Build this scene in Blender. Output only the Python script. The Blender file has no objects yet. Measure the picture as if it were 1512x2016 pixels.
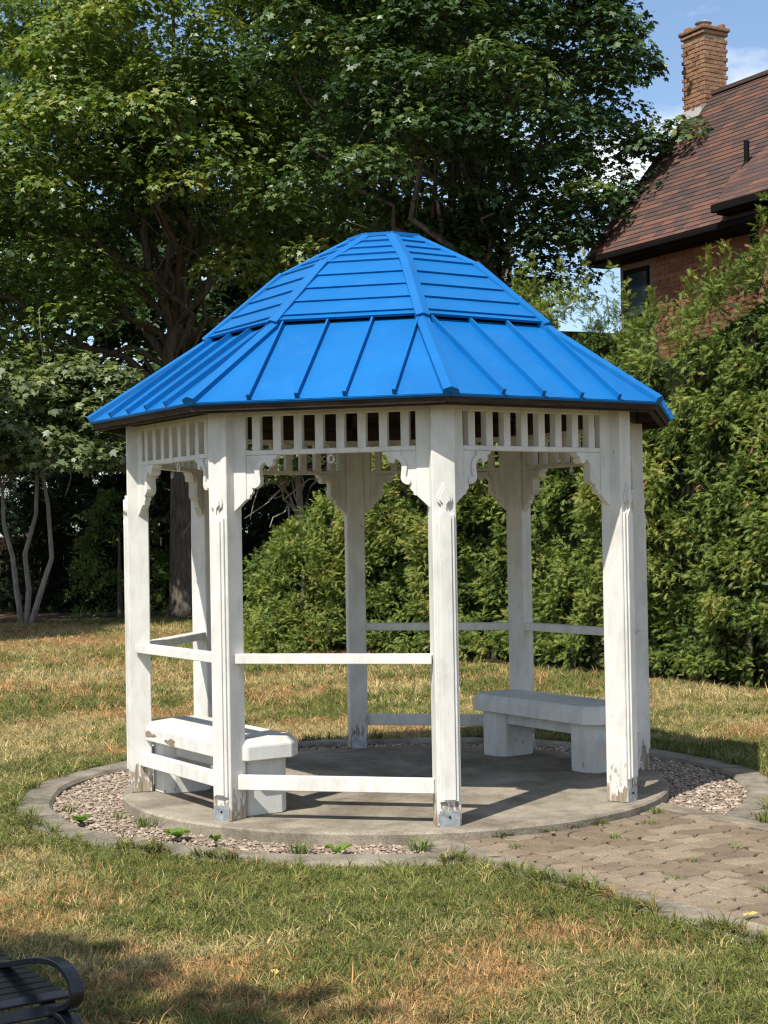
import bpy, bmesh, math, random
import numpy as np
from mathutils import Matrix, Vector

R = math.radians
rng = np.random.default_rng(7)
random.seed(7)
sc = bpy.context.scene
COL = sc.collection

# ------------------------------------------------------------------ camera
PITCH, ROLL, YAW = 0.016458, -0.017577, -0.001662
CAM = Vector((-0.02894, -10.20348, 1.57728))
FPX = 3073.8
fw = Vector((math.sin(YAW) * math.cos(PITCH), math.cos(YAW) * math.cos(PITCH), math.sin(PITCH)))
r0 = Vector((math.cos(YAW), -math.sin(YAW), 0)); u0 = r0.cross(fw)
rr = r0 * math.cos(ROLL) + u0 * math.sin(ROLL); uu = -r0 * math.sin(ROLL) + u0 * math.cos(ROLL)
cd = bpy.data.cameras.new('camera'); cam = bpy.data.objects.new('camera', cd); COL.objects.link(cam)
cam.matrix_world = Matrix(((rr.x, uu.x, -fw.x, CAM.x), (rr.y, uu.y, -fw.y, CAM.y), (rr.z, uu.z, -fw.z, CAM.z), (0, 0, 0, 1)))
cd.sensor_fit = 'VERTICAL'; cd.sensor_height = 24.0; cd.lens = FPX * 24.0 / 2016.0
cd.clip_start = 0.1; cd.clip_end = 2000
sc.camera = cam

# ------------------------------------------------------------------ sky, sun, exposure
SUN_EL, SH_AZ = 55.0, 58.5           # shadows run towards SH_AZ (ccw from +x)
w = bpy.data.worlds.new('World'); sc.world = w; w.use_nodes = True
nt = w.node_tree; nt.nodes.clear()
sky = nt.nodes.new('ShaderNodeTexSky'); sky.sky_type = 'NISHITA'; sky.sun_disc = False
sky.sun_elevation = R(SUN_EL)
sx, sy = -math.cos(R(SH_AZ)), -math.sin(R(SH_AZ))
sky.sun_rotation = math.atan2(sx, sy)
sky.air_density = 1.0; sky.dust_density = 0.6; sky.ozone_density = 2.2
tc = nt.nodes.new('ShaderNodeTexCoord')
mp = nt.nodes.new('ShaderNodeMapping'); mp.inputs['Scale'].default_value = (3.0, 3.0, 6.0); mp.inputs['Location'].default_value = (0.35, 0.2, 0.15)
nz = nt.nodes.new('ShaderNodeTexNoise'); nz.inputs['Scale'].default_value = 1.9; nz.inputs['Detail'].default_value = 8; nz.inputs['Roughness'].default_value = 0.55
cr = nt.nodes.new('ShaderNodeValToRGB'); cr.color_ramp.elements[0].position = 0.49; cr.color_ramp.elements[1].position = 0.66
mx = nt.nodes.new('ShaderNodeMix'); mx.data_type = 'RGBA'
mx.inputs['B'].default_value = (7.0, 7.2, 7.5, 1)
bg = nt.nodes.new('ShaderNodeBackground'); bg.inputs['Strength'].default_value = 0.108
wo = nt.nodes.new('ShaderNodeOutputWorld')
L = nt.links.new
L(tc.outputs['Generated'], mp.inputs['Vector']); L(mp.outputs['Vector'], nz.inputs['Vector'])
L(nz.outputs['Fac'], cr.inputs['Fac']); L(cr.outputs['Color'], mx.inputs['Factor'])
L(sky.outputs['Color'], mx.inputs['A']); L(mx.outputs['Result'], bg.inputs['Color']); L(bg.outputs['Background'], wo.inputs['Surface'])

sl = bpy.data.lights.new('sun', 'SUN'); sl.energy = 4.4; sl.angle = R(0.53); sl.color = (1.0, 0.95, 0.86)
sun = bpy.data.objects.new('sun', sl); COL.objects.link(sun)
sdir = Vector((-sx * math.cos(R(SUN_EL)), -sy * math.cos(R(SUN_EL)), -math.sin(R(SUN_EL))))
sun.rotation_euler = sdir.to_track_quat('-Z', 'Y').to_euler(); sun.location = (-8, -14, 20)
vs = sc.view_settings; vs.view_transform = 'Standard'; vs.look = 'None'; vs.gamma = 1.0; vs.exposure = 0.70
vs.use_curve_mapping = False
sc.cycles.max_bounces = 6; sc.cycles.diffuse_bounces = 3; sc.cycles.glossy_bounces = 2
sc.cycles.transmission_bounces = 4; sc.cycles.transparent_max_bounces = 4
sc.cycles.use_denoising = True; sc.cycles.denoiser = 'OPENIMAGEDENOISE'; sc.cycles.denoising_input_passes = 'RGB_ALBEDO_NORMAL'; sc.cycles.denoising_prefilter = 'NONE'; sc.cycles.sample_clamp_indirect = 4.0; sc.cycles.filter_width = 1.25; sc.cycles.use_adaptive_sampling = False
try: sc.cycles.sampling_pattern = 'BLUE_NOISE'
except Exception: pass

# ------------------------------------------------------------------ helpers
def lnk(o, parent=None):
    COL.objects.link(o)
    if parent is not None: o.parent = parent
    return o
def tag(o, label, cat, group=None, kind=None):
    o['label'] = label; o['category'] = cat
    if group: o['group'] = group
    if kind: o['kind'] = kind
    return o
def struct(o, label, cat):
    o['kind'] = 'structure'; o['label'] = label; o['category'] = cat; return o
def empty(name, loc=(0, 0, 0), rz=0):
    o = bpy.data.objects.new(name, None); COL.objects.link(o); o.location = loc; o.rotation_euler = (0, 0, rz); o.empty_display_size = 0.1
    return o
def mesh_obj(name, me, mat=None, parent=None, loc=(0, 0, 0), rz=0):
    o = bpy.data.objects.new(name, me)
    if mat is not None and len(me.materials) == 0: me.materials.append(mat)
    lnk(o, parent); o.location = loc; o.rotation_euler = (0, 0, rz)
    return o
class MB:
    def __init__(s): s.v = []; s.f = []
    def add(s, vs_, fs_):
        b = len(s.v); s.v += [tuple(x) for x in vs_]; s.f += [tuple(i + b for i in f) for f in fs_]; return s
    def box(s, x0, x1, y0, y1, z0, z1):
        return s.add([(x0, y0, z0), (x1, y0, z0), (x1, y1, z0), (x0, y1, z0), (x0, y0, z1), (x1, y0, z1), (x1, y1, z1), (x0, y1, z1)],
                     [(0, 3, 2, 1), (4, 5, 6, 7), (0, 1, 5, 4), (1, 2, 6, 5), (2, 3, 7, 6), (3, 0, 4, 7)])
    def prism(s, poly, h0, h1, fn):
        """poly: 2d points; fn(u,v,h)->xyz"""
        n = len(poly)
        vs_ = [fn(a, b, h0) for a, b in poly] + [fn(a, b, h1) for a, b in poly]
        fs_ = [tuple(range(n))[::-1], tuple(range(n, 2 * n))] + [(i, (i + 1) % n, n + (i + 1) % n, n + i) for i in range(n)]
        return s.add(vs_, fs_)
    def tube(s, pts, rad, n=6, cap=True):
        pts = [Vector(p) for p in pts]; rings = []
        b = len(s.v)
        for i, p in enumerate(pts):
            d = (pts[min(i + 1, len(pts) - 1)] - pts[max(i - 1, 0)]).normalized()
            a = Vector((0, 0, 1)) if abs(d.z) < 0.9 else Vector((1, 0, 0))
            x = d.cross(a).normalized(); y = d.cross(x)
            for k in range(n):
                t = 2 * math.pi * k / n
                s.v.append(tuple(p + (x * math.cos(t) + y * math.sin(t)) * rad[i]))
        for i in range(len(pts) - 1):
            for k in range(n):
                s.f.append((b + i * n + k, b + i * n + (k + 1) % n, b + (i + 1) * n + (k + 1) % n, b + (i + 1) * n + k))
        if cap:
            s.f.append(tuple(b + k for k in range(n))[::-1]); s.f.append(tuple(b + (len(pts) - 1) * n + k for k in range(n)))
        return s
    def mesh(s, name, mat=None, bevel=0, smooth=False, seg=1):
        me = bpy.data.meshes.new(name); me.from_pydata(s.v, [], s.f)
        bm = bmesh.new(); bm.from_mesh(me)
        bmesh.ops.recalc_face_normals(bm, faces=bm.faces)
        if bevel:
            es = [e for e in bm.edges if len(e.link_faces) == 2 and e.calc_face_angle(0) > 0.35]
            bmesh.ops.bevel(bm, geom=es, offset=bevel, segments=seg, affect='EDGES', clamp_overlap=True)
        bm.to_mesh(me); bm.free()
        if smooth: me.polygons.foreach_set('use_smooth', [True] * len(me.polygons))
        if mat: me.materials.append(mat)
        return me
def poly_mesh(name, verts, k, val, mat, smooth=False):
    """verts: (n,k,3) array of n polygons with k corners; val: (n,) or (n,3) per-face attribute v"""
    n = verts.shape[0]
    me = bpy.data.meshes.new(name)
    me.vertices.add(n * k); me.vertices.foreach_set('co', verts.reshape(-1).astype(np.float32))
    me.loops.add(n * k); me.loops.foreach_set('vertex_index', np.arange(n * k, dtype=np.int32))
    me.polygons.add(n); me.polygons.foreach_set('loop_start', np.arange(0, n * k, k, dtype=np.int32))
    me.update(calc_edges=True)
    if val is not None:
        if val.ndim == 1:
            at = me.attributes.new('v', 'FLOAT', 'FACE'); at.data.foreach_set('value', val.astype(np.float32))
        else:
            at = me.attributes.new('v', 'FLOAT_VECTOR', 'FACE'); at.data.foreach_set('vector', val.reshape(-1).astype(np.float32))
    if mat: me.materials.append(mat)
    return me
_lat = rng.random((4, 256, 256))
def vnoise(x, y, s=0):
    xi = np.floor(x).astype(int); yi = np.floor(y).astype(int); fx = x - xi; fy = y - yi
    fx = fx * fx * (3 - 2 * fx); fy = fy * fy * (3 - 2 * fy); g = _lat[s]
    a = g[xi % 256, yi % 256]; b = g[(xi + 1) % 256, yi % 256]; c = g[xi % 256, (yi + 1) % 256]; d = g[(xi + 1) % 256, (yi + 1) % 256]
    return (a * (1 - fx) + b * fx) * (1 - fy) + (c * (1 - fx) + d * fx) * fy
def fbm(x, y, s=0, o=3):
    t = 0; a = 0.5; n = 0
    for i in range(o):
        t = t + a * vnoise(x * 2 ** i + 17 * i, y * 2 ** i + 5 * i, s); n += a; a *= 0.5
    return t / n
def norm(a): return a / np.maximum(np.linalg.norm(a, axis=-1, keepdims=True), 1e-9)

# ------------------------------------------------------------------ materials
class Mat:
    def __init__(s, name, rough=0.6, spec=0.5):
        s.m = bpy.data.materials.new(name); s.m.use_nodes = True; s.nt = s.m.node_tree
        s.p = s.nt.nodes['Principled BSDF']; s.p.inputs['Roughness'].default_value = rough
        s.p.inputs['Specular IOR Level'].default_value = spec
        s.tc = None
    def n(s, t, **kw):
        nd = s.nt.nodes.new(t)
        for k, v in kw.items():
            if k in nd.inputs: nd.inputs[k].default_value = v
            else: setattr(nd, k, v)
        return nd
    def l(s, a, b): s.nt.links.new(a, b)
    def coord(s, kind='Object', scale=(1, 1, 1)):
        if kind == 'World':
            g = s.n('ShaderNodeNewGeometry'); o = g.outputs['Position']
        else:
            t = s.n('ShaderNodeTexCoord'); o = t.outputs[kind]
        m = s.n('ShaderNodeMapping'); m.inputs['Scale'].default_value = scale; s.l(o, m.inputs['Vector']); return m.outputs['Vector']
    def noise(s, vec, scale, detail=4, rough=0.55):
        nd = s.n('ShaderNodeTexNoise'); nd.inputs['Scale'].default_value = scale; nd.inputs['Detail'].default_value = detail; nd.inputs['Roughness'].default_value = rough
        s.l(vec, nd.inputs['Vector']); return nd.outputs['Fac']
    def ramp(s, fac, stops):
        nd = s.n('ShaderNodeValToRGB'); e = nd.color_ramp.elements
        while len(e) < len(stops): e.new(0.5)
        for el, (p, c) in zip(e, stops):
            el.position = p; el.color = (c[0], c[1], c[2], 1) if not np.isscalar(c) else (c, c, c, 1)
        s.l(fac, nd.inputs['Fac']); return nd.outputs['Color']
    def mix(s, fac, a, b, mode='MIX'):
        nd = s.n('ShaderNodeMix'); nd.data_type = 'RGBA'; nd.blend_type = mode
        for v, k in ((fac, 'Factor'), (a, 'A'), (b, 'B')):
            if isinstance(v, (int, float)): nd.inputs[k].default_value = v
            elif isinstance(v, tuple): nd.inputs[k].default_value = (*v, 1)
            else: s.l(v, nd.inputs[k])
        return nd.outputs['Result']
    def math(s, op, a, b=0.0):
        nd = s.n('ShaderNodeMath'); nd.operation = op
        for i, v in enumerate((a, b)):
            if isinstance(v, (int, float)): nd.inputs[i].default_value = v
            else: s.l(v, nd.inputs[i])
        return nd.outputs[0]
    def base(s, c):
        if isinstance(c, tuple): s.p.inputs['Base Color'].default_value = (*c, 1)
        else: s.l(c, s.p.inputs['Base Color'])
        return s
    def bump(s, h, strength=0.3, dist=0.01):
        b = s.n('ShaderNodeBump'); b.inputs['Strength'].default_value = strength; b.inputs['Distance'].default_value = dist
        s.l(h, b.inputs['Height']); s.l(b.outputs['Normal'], s.p.inputs['Normal']); return s

def mat_white(name, wear=0.0, low=0.0, tint=(0.65, 0.635, 0.595)):
    m = Mat(name, 0.55, 0.35)
    v = m.coord('Object'); gv = m.coord('World')
    vs_ = m.coord('World', (9, 9, 3.0))
    grime = m.ramp(m.noise(vs_, 1.6, 5, 0.62), [(0.30, (0.54, 0.525, 0.48)), (0.55, tint)])
    blot = m.ramp(m.noise(gv, 3.2, 5, 0.6), [(0.32, 0.86), (0.6, 1.0)])
    c = m.mix(1.0, grime, blot, 'MULTIPLY')
    sp = m.ramp(m.noise(gv, 60, 3, 0.6), [(0.66, 0.0), (0.71, 1.0)])
    pat = m.ramp(m.noise(gv, 5, 3), [(0.5, 0.0), (0.62, 1.0)])
    c = m.mix(m.math('MULTIPLY', m.math('MULTIPLY', sp, pat), 0.40), c, (0.30, 0.25, 0.19))
    if low or wear:
        sep = m.n('ShaderNodeSeparateXYZ'); m.l(v, sep.inputs[0])
        h = m.ramp(sep.outputs['Z'], [(0.04, 1.0), (0.30, 0.0)]) if low else None
        nn = m.noise(m.coord('World', (22, 22, 7)), 1.5, 5, 0.6)
        f = m.math('ADD', nn, m.math('MULTIPLY', h, 0.30 * low)) if low else nn
        k = m.ramp(f, [(0.70 - wear, 0.0), (0.745 - wear, 1.0)])
        wood = m.ramp(m.noise(m.coord('World', (60, 60, 4)), 1.2, 4), [(0.3, (0.16, 0.12, 0.085)), (0.7, (0.40, 0.34, 0.26))])
        c = m.mix(k, c, wood)
    m.base(c).bump(m.noise(m.coord('World', (90, 90, 12)), 1, 4), 0.10, 0.004)
    return m.m
M = {}
M['white'] = mat_white('white_paint')
M['white_post'] = mat_white('white_post_paint', 0.0, 1.0)
M['white_rail'] = mat_white('white_rail_paint', 0.012, 0.0, (0.68, 0.665, 0.62))
M['white_bench'] = mat_white('bench_paint', 0.0, 0.22, (0.64, 0.635, 0.60))
m = Mat('blue_metal', 0.48, 0.25); gv = m.coord('World')
c = m.ramp(m.noise(gv, 1.7, 5), [(0.32, (0.001, 0.098, 0.305)), (0.66, (0.002, 0.122, 0.365))])
du = m.ramp(m.noise(m.coord('World', (5, 5, 2)), 2.0, 6, 0.7), [(0.55, 0.0), (0.8, 0.16)])
c = m.mix(du, c, (0.10, 0.20, 0.32))
m.base(c); m.bump(m.noise(gv, 3.2, 4), 0.22, 0.02); M['blue'] = m.m
m = Mat('dark_wood', 0.8, 0.2); m.base(m.ramp(m.noise(m.coord('World', (3, 3, 20)), 2, 5), [(0.3, (0.018, 0.012, 0.009)), (0.7, (0.06, 0.04, 0.028))])); M['dark_wood'] = m.m
m = Mat('galvanised_steel', 0.45, 0.5); m.p.inputs['Metallic'].default_value = 0.6
m.base(m.ramp(m.noise(m.coord('World'), 26, 4), [(0.3, (0.25, 0.28, 0.31)), (0.7, (0.52, 0.55, 0.58))])); M['galv'] = m.m
def mat_concrete(name, a, b, dark, sc_=2.0):
    m = Mat(name, 0.88, 0.25); v = m.coord('World')
    c = m.ramp(m.noise(v, sc_, 7, 0.65), [(0.3, a), (0.66, b)])
    st = m.ramp(m.noise(v, 2.3, 9, 0.78), [(0.38, 1.0), (0.56, 0.0)])
    c = m.mix(m.math('MULTIPLY', st, 0.8), c, dark)
    g = m.ramp(m.noise(v, 110, 3, 0.7), [(0.3, 0.62), (0.7, 1.22)])
    c = m.mix(1.0, c, g, 'MULTIPLY')
    m.base(c).bump(m.noise(v, 70, 6, 0.7), 0.6, 0.006); return m.m
M['slab'] = mat_concrete('slab_concrete', (0.19, 0.160, 0.118), (0.345, 0.30, 0.232), (0.11, 0.092, 0.068))
M['kerb'] = mat_concrete('kerb_concrete', (0.165, 0.143, 0.108), (0.30, 0.262, 0.205), (0.085, 0.075, 0.058), 5)
M['strip'] = mat_concrete('path_edge_concrete', (0.17, 0.143, 0.105), (0.31, 0.265, 0.205), (0.11, 0.09, 0.068), 9)
def island(m): g = m.n('ShaderNodeNewGeometry'); return g.outputs['Random Per Island']
def objrand(m): g = m.n('ShaderNodeObjectInfo'); return g.outputs['Random']
m = Mat('gravel_stone', 0.85, 0.25)
m.base(m.mix(0.25, m.ramp(island(m), [(0.0, (0.11, 0.08, 0.056)), (0.4, (0.235, 0.175, 0.125)), (0.8, (0.34, 0.265, 0.20)), (1.0, (0.50, 0.43, 0.35))]),
             m.ramp(m.noise(m.coord('World'), 60, 3), [(0.3, (0.2, 0.15, 0.12)), (0.7, (0.42, 0.35, 0.29))]))); M['stone'] = m.m
m = Mat('gravel_bed', 0.9, 0.2); v = m.coord('World')
m.base(m.ramp(m.noise(v, 45, 4), [(0.3, (0.11, 0.085, 0.06)), (0.7, (0.32, 0.255, 0.20))])).bump(m.noise(v, 50, 4), 0.8, 0.02); M['gravelbed'] = m.m
m = Mat('paver_concrete', 0.88, 0.25); v = m.coord('World')
c = m.ramp(objrand(m), [(0.0, (0.155, 0.115, 0.078)), (0.5, (0.205, 0.155, 0.105)), (1.0, (0.255, 0.198, 0.14))])
c = m.mix(1.0, c, m.ramp(m.noise(v, 7, 6, 0.7), [(0.3, 0.74), (0.7, 1.18)]), 'MULTIPLY')
c = m.mix(1.0, c, m.ramp(m.noise(v, 130, 3), [(0.3, 0.66), (0.7, 1.25)]), 'MULTIPLY')
m.base(c).bump(m.noise(v, 120, 4), 0.35, 0.004); M['paver'] = m.m
m = Mat('joint_sand', 0.95, 0.1); v = m.coord('World')
m.base(m.ramp(m.noise(v, 40, 4), [(0.3, (0.05, 0.042, 0.026)), (0.7, (0.12, 0.10, 0.062))])); M['joint'] = m.m
# lawn soil / thatch below the blades
m = Mat('lawn_ground', 0.95, 0.1); v = m.coord('World')
g1 = m.ramp(m.noise(v, 0.55, 6, 0.65), [(0.36, (0.11, 0.125, 0.042)), (0.5, (0.21, 0.175, 0.075)), (0.64, (0.30, 0.21, 0.10))])
g2 = m.ramp(m.noise(v, 48, 4, 0.7), [(0.32, 0.42), (0.7, 1.55)])
c = m.mix(1.0, g1, g2, 'MULTIPLY')
m.base(c).bump(m.noise(v, 60, 5, 0.7), 0.9, 0.03); M['lawn'] = m.m
m = Mat('mulch', 0.95, 0.1); v = m.coord('World')
m.base(m.ramp(m.noise(v, 9, 6, 0.7), [(0.35, (0.028, 0.02, 0.014)), (0.62, (0.10, 0.07, 0.045))])).bump(m.noise(v, 20, 5), 0.8, 0.05); M['mulch'] = m.m
def mat_leaf(name, stops, trans=0.3, rough=0.42, spec=0.45, vec=False):
    m = Mat(name, rough, spec)
    a = m.n('ShaderNodeAttribute'); a.attribute_name = 'v'
    c = a.outputs['Color'] if vec else m.ramp(a.outputs['Fac'], stops)
    m.base(c)
    if trans:
        tr = m.n('ShaderNodeBsdfTranslucent'); c2 = m.mix(1.0, c, (1.25, 1.35, 0.55), 'MULTIPLY'); m.l(c2, tr.inputs['Color'])
        ms = m.n('ShaderNodeMixShader'); ms.inputs['Fac'].default_value = trans
        m.l(m.p.outputs[0], ms.inputs[1]); m.l(tr.outputs[0], ms.inputs[2])
        m.l(ms.outputs[0], m.nt.nodes['Material Output'].inputs['Surface'])
    return m.m
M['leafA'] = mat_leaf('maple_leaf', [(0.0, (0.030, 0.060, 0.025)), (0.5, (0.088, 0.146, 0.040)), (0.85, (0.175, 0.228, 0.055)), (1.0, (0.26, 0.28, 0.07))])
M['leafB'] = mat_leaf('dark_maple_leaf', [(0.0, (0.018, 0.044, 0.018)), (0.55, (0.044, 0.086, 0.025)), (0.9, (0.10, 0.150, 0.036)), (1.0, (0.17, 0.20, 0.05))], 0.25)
M['leafC'] = mat_leaf('young_maple_leaf', [(0.0, (0.06, 0.09, 0.05)), (0.6, (0.12, 0.16, 0.075)), (1.0, (0.20, 0.23, 0.09))])
M['cedar'] = mat_leaf('cedar_foliage', [(0.0, (0.022, 0.036, 0.012)), (0.5, (0.090, 0.140, 0.028)), (0.9, (0.205, 0.245, 0.050)), (0.97, (0.25, 0.24, 0.06)), (1.0, (0.30, 0.16, 0.07))], 0.22, 0.6, 0.2)
M['shade_dark_cedar'] = mat_leaf('shade_tinted_cedar', [(0.0, (0.010, 0.016, 0.008)), (0.5, (0.022, 0.032, 0.014)), (1.0, (0.04, 0.05, 0.02))], 0.1, 0.7, 0.1)  # near-black copy of the cedar colour, deep shade put into it
M['grass'] = mat_leaf('grass_blade', None, 0.25, 0.65, 0.2, vec=True)
M['weed'] = mat_leaf('weed_leaf', [(0.0, (0.07, 0.13, 0.025)), (1.0, (0.17, 0.26, 0.05))], 0.3, 0.45)
m = Mat('tuft_blade', 0.65, 0.2)
ai = m.n('ShaderNodeAttribute'); ai.attribute_type = 'INSTANCER'; ai.attribute_name = 'col'
ab = m.n('ShaderNodeAttribute'); ab.attribute_name = 'v'
c = m.mix(1.0, ai.outputs['Color'], m.ramp(ab.outputs['Fac'], [(0.0, (0.55, 0.62, 0.5)), (0.6, (1, 1, 1)), (1.0, (1.7, 1.5, 1.3))]), 'MULTIPLY'); m.base(c)
ge = m.n('ShaderNodeNewGeometry'); vm = m.n('ShaderNodeVectorMath'); vm.operation = 'MULTIPLY_ADD'; m.l(ge.outputs['Normal'], vm.inputs[0]); vm.inputs[1].default_value = (.5, .5, .5); vm.inputs[2].default_value = (0, 0, .6)
vn = m.n('ShaderNodeVectorMath'); vn.operation = 'NORMALIZE'; m.l(vm.outputs[0], vn.inputs[0]); m.l(vn.outputs[0], m.p.inputs['Normal'])
tr = m.n('ShaderNodeBsdfTranslucent'); m.l(c, tr.inputs['Color']); ms = m.n('ShaderNodeMixShader'); ms.inputs['Fac'].default_value = 0.35
m.l(m.p.outputs[0], ms.inputs[1]); m.l(tr.outputs[0], ms.inputs[2]); m.l(ms.outputs[0], m.nt.nodes['Material Output'].inputs['Surface']); M['tuft'] = m.m
m = Mat('bark', 0.9, 0.15); v = m.coord('World', (7, 7, 1.5))
m.base(m.ramp(m.noise(v, 2, 6, 0.65), [(0.3, (0.045, 0.036, 0.028)), (0.7, (0.17, 0.14, 0.11))])).bump(m.noise(v, 3, 5), 0.8, 0.03); M['bark'] = m.m
m = Mat('pale_bark', 0.9, 0.15); v = m.coord('World', (9, 9, 2))
m.base(m.ramp(m.noise(v, 2, 6, 0.65), [(0.3, (0.16, 0.14, 0.12)), (0.7, (0.33, 0.29, 0.25))])); M['pale_bark'] = m.m
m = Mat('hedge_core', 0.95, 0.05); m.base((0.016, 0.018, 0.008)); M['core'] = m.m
def mat_brick(name, a, b, c_):
    m = Mat(name, 0.9, 0.2); v = m.coord('World')
    c = m.ramp(objrand(m), [(0.0, a), (0.5, b), (1.0, c_)])
    c = m.mix(0.5, c, m.ramp(island(m), [(0.0, a), (0.5, b), (1.0, c_)]))
    c = m.mix(1.0, c, m.ramp(m.noise(v, 14, 5, 0.7), [(0.3, 0.6), (0.7, 1.25)]), 'MULTIPLY')
    m.base(c).bump(m.noise(v, 30, 4), 0.6, 0.01); return m.m
M['brick'] = mat_brick('chimney_brick', (0.10, 0.052, 0.036), (0.235, 0.120, 0.075), (0.34, 0.20, 0.125))
M['wallbrick'] = mat_brick('house_brick', (0.11, 0.045, 0.032), (0.20, 0.080, 0.05), (0.30, 0.13, 0.08))
m = Mat('mortar', 0.95, 0.1); m.base(m.ramp(m.noise(m.coord('World'), 12, 4), [(0.3, (0.32, 0.25, 0.18)), (0.7, (0.55, 0.45, 0.33))])); M['mortar'] = m.m
m = Mat('wall_mortar', 0.95, 0.1); m.base((0.16, 0.12, 0.095)); M['wallmortar'] = m.m
m = Mat('asphalt_shingle', 0.95, 0.15)
c = m.ramp(m.math('FRACT', m.math('ADD', objrand(m), island(m))), [(0.0, (0.060, 0.043, 0.040)), (0.45, (0.080, 0.053, 0.047)), (0.7, (0.105, 0.058, 0.047)), (1.0, (0.145, 0.072, 0.052))])
c = m.mix(1.0, c, m.ramp(m.noise(m.coord('World'), 26, 3, 0.7), [(0.3, 0.75), (0.7, 1.2)]), 'MULTIPLY')
m.base(c); M['shingle'] = m.m
m = Mat('black_trim', 0.7, 0.1); m.base((0.006, 0.005, 0.005)); M['black'] = m.m
m = Mat('black_bench_metal', 0.30, 0.5); m.base(m.ramp(m.noise(m.coord('World'), 30, 3), [(0.3, (0.010, 0.011, 0.013)), (0.7, (0.022, 0.023, 0.026))])); M['bench_black'] = m.m
m = Mat('window_glass', 0.08, 0.6); m.base((0.02, 0.028, 0.034)); M['glass'] = m.m
m = Mat('grey_flashing', 0.5, 0.4); m.base((0.28, 0.27, 0.26)); M['flash'] = m.m
m = Mat('fence_wood', 0.9, 0.1); m.base(m.ramp(objrand(m), [(0, (0.022, 0.014, 0.011)), (1, (0.045, 0.026, 0.019))])); M['fence'] = m.m
m = Mat('teal_plastic', 0.4, 0.4); m.base((0.05, 0.36, 0.33)); M['teal'] = m.m
m = Mat('yellow_leaf', 0.6, 0.2); m.base((0.48, 0.37, 0.12)); M['yleaf'] = m.m
m = Mat('dry_leaf', 0.7, 0.2); m.base((0.30, 0.15, 0.07)); M['dleaf'] = m.m
m = Mat('bare_render', 0.95, 0.1); v = m.coord('World'); m.base(m.ramp(m.noise(v, 50, 4), [(0.3, (0.12, 0.085, 0.055)), (0.7, (0.34, 0.27, 0.19))])).bump(m.noise(v, 70, 4), 0.6, 0.006); M['chip'] = m.m

# ------------------------------------------------------------------ layout numbers
A0 = -1.40189                     # angle of the front post
RC, PW, H = 1.635, 0.0670, 2.311  # post ring radius, post half width, post height
SLC, SLR = (0.0, -0.10), 1.735    # pad
KC, KO, KI, KZ = (0.02, 0.03), 2.44, 2.22, -0.038
LAWN = -0.085
PE = Vector((math.cos(A0 + R(22.5)), math.sin(A0 + R(22.5)), 0))      # path direction, out of the entrance
PS = Vector((-PE.y, PE.x, 0))                                         # to the right, looking at it from outside
S0, S1 = -0.72, 0.80                                                  # paver field
def path_pt(s_, e_, z_=0.0): return PS * s_ + PE * e_ + Vector((0, 0, z_))

# ================================================================== SETTING
# ---- lawn
mb = MB(); mb.add([(-400, -400, LAWN), (400, -400, LAWN), (400, 400, LAWN), (-400, 400, LAWN)], [(0, 1, 2, 3)])
struct(mesh_obj('lawn', mb.mesh('lawn', M['lawn'])), 'dry patchy lawn around the gazebo', 'lawn')
# ---- pad
mb = MB(); N = 160
top = [(SLC[0] + SLR * math.cos(2 * math.pi * i / N), SLC[1] + SLR * math.sin(2 * math.pi * i / N)) for i in range(N)]
mb.prism(top, -0.16, 0.0, lambda a, b, h: (a, b, h))
struct(mesh_obj('concrete_pad', mb.mesh('concrete_pad', M['slab'], 0.012)), 'round weathered concrete pad under the gazebo', 'concrete pad')
# ---- kerb ring, in cast lengths with a crack gap between them
ko = empty('kerb'); struct(ko, 'circular concrete kerb ring around the gravel', 'kerb')
def ang_of(s_, r_):                # angle on the ring where it meets the path line s_
    e_ = math.sqrt(r_ * r_ - s_ * s_); q = path_pt(s_, e_); return math.atan2(q.y - KC[1], q.x - KC[0])
a1 = ang_of(S1 + 0.14, 2.33); a2 = ang_of(S0 - 0.235, 2.33) + 2 * math.pi
cuts = [a1, a1 + 1.1, a1 + 2.05, 3.35, 4.05, a2]
for a, b in zip(cuts[:-1], cuts[1:]):
    mb = MB(); n = max(6, int((b - a) / 0.04)); g = 0.002
    ii = [a + g + (b - a - 2 * g) * i / n for i in range(n + 1)]
    sect = [(KI, -0.2), (KO, -0.2), (KO, KZ - 0.02), (KO - 0.02, KZ), (KI + 0.02, KZ), (KI, KZ - 0.02)]
    k = len(sect); vv = []; ff = []
    for t in ii:
        wob = 0.006 * math.sin(7 * t) + 0.004 * math.sin(19 * t)
        for r_, z_ in sect: vv.append((KC[0] + (r_ + wob) * math.cos(t), KC[1] + (r_ + wob) * math.sin(t), z_ + 0.004 * math.sin(11 * t)))
    for i in range(n):
        for j in range(k): ff.append((i * k + j, i * k + (j + 1) % k, (i + 1) * k + (j + 1) % k, (i + 1) * k + j))
    ff.append(tuple(range(k))); ff.append(tuple(n * k + j for j in range(k))[::-1])
    mb.add(vv, ff); mesh_obj('kerb_length', mb.mesh('kerb_length', M['kerb']), None, ko)
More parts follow.
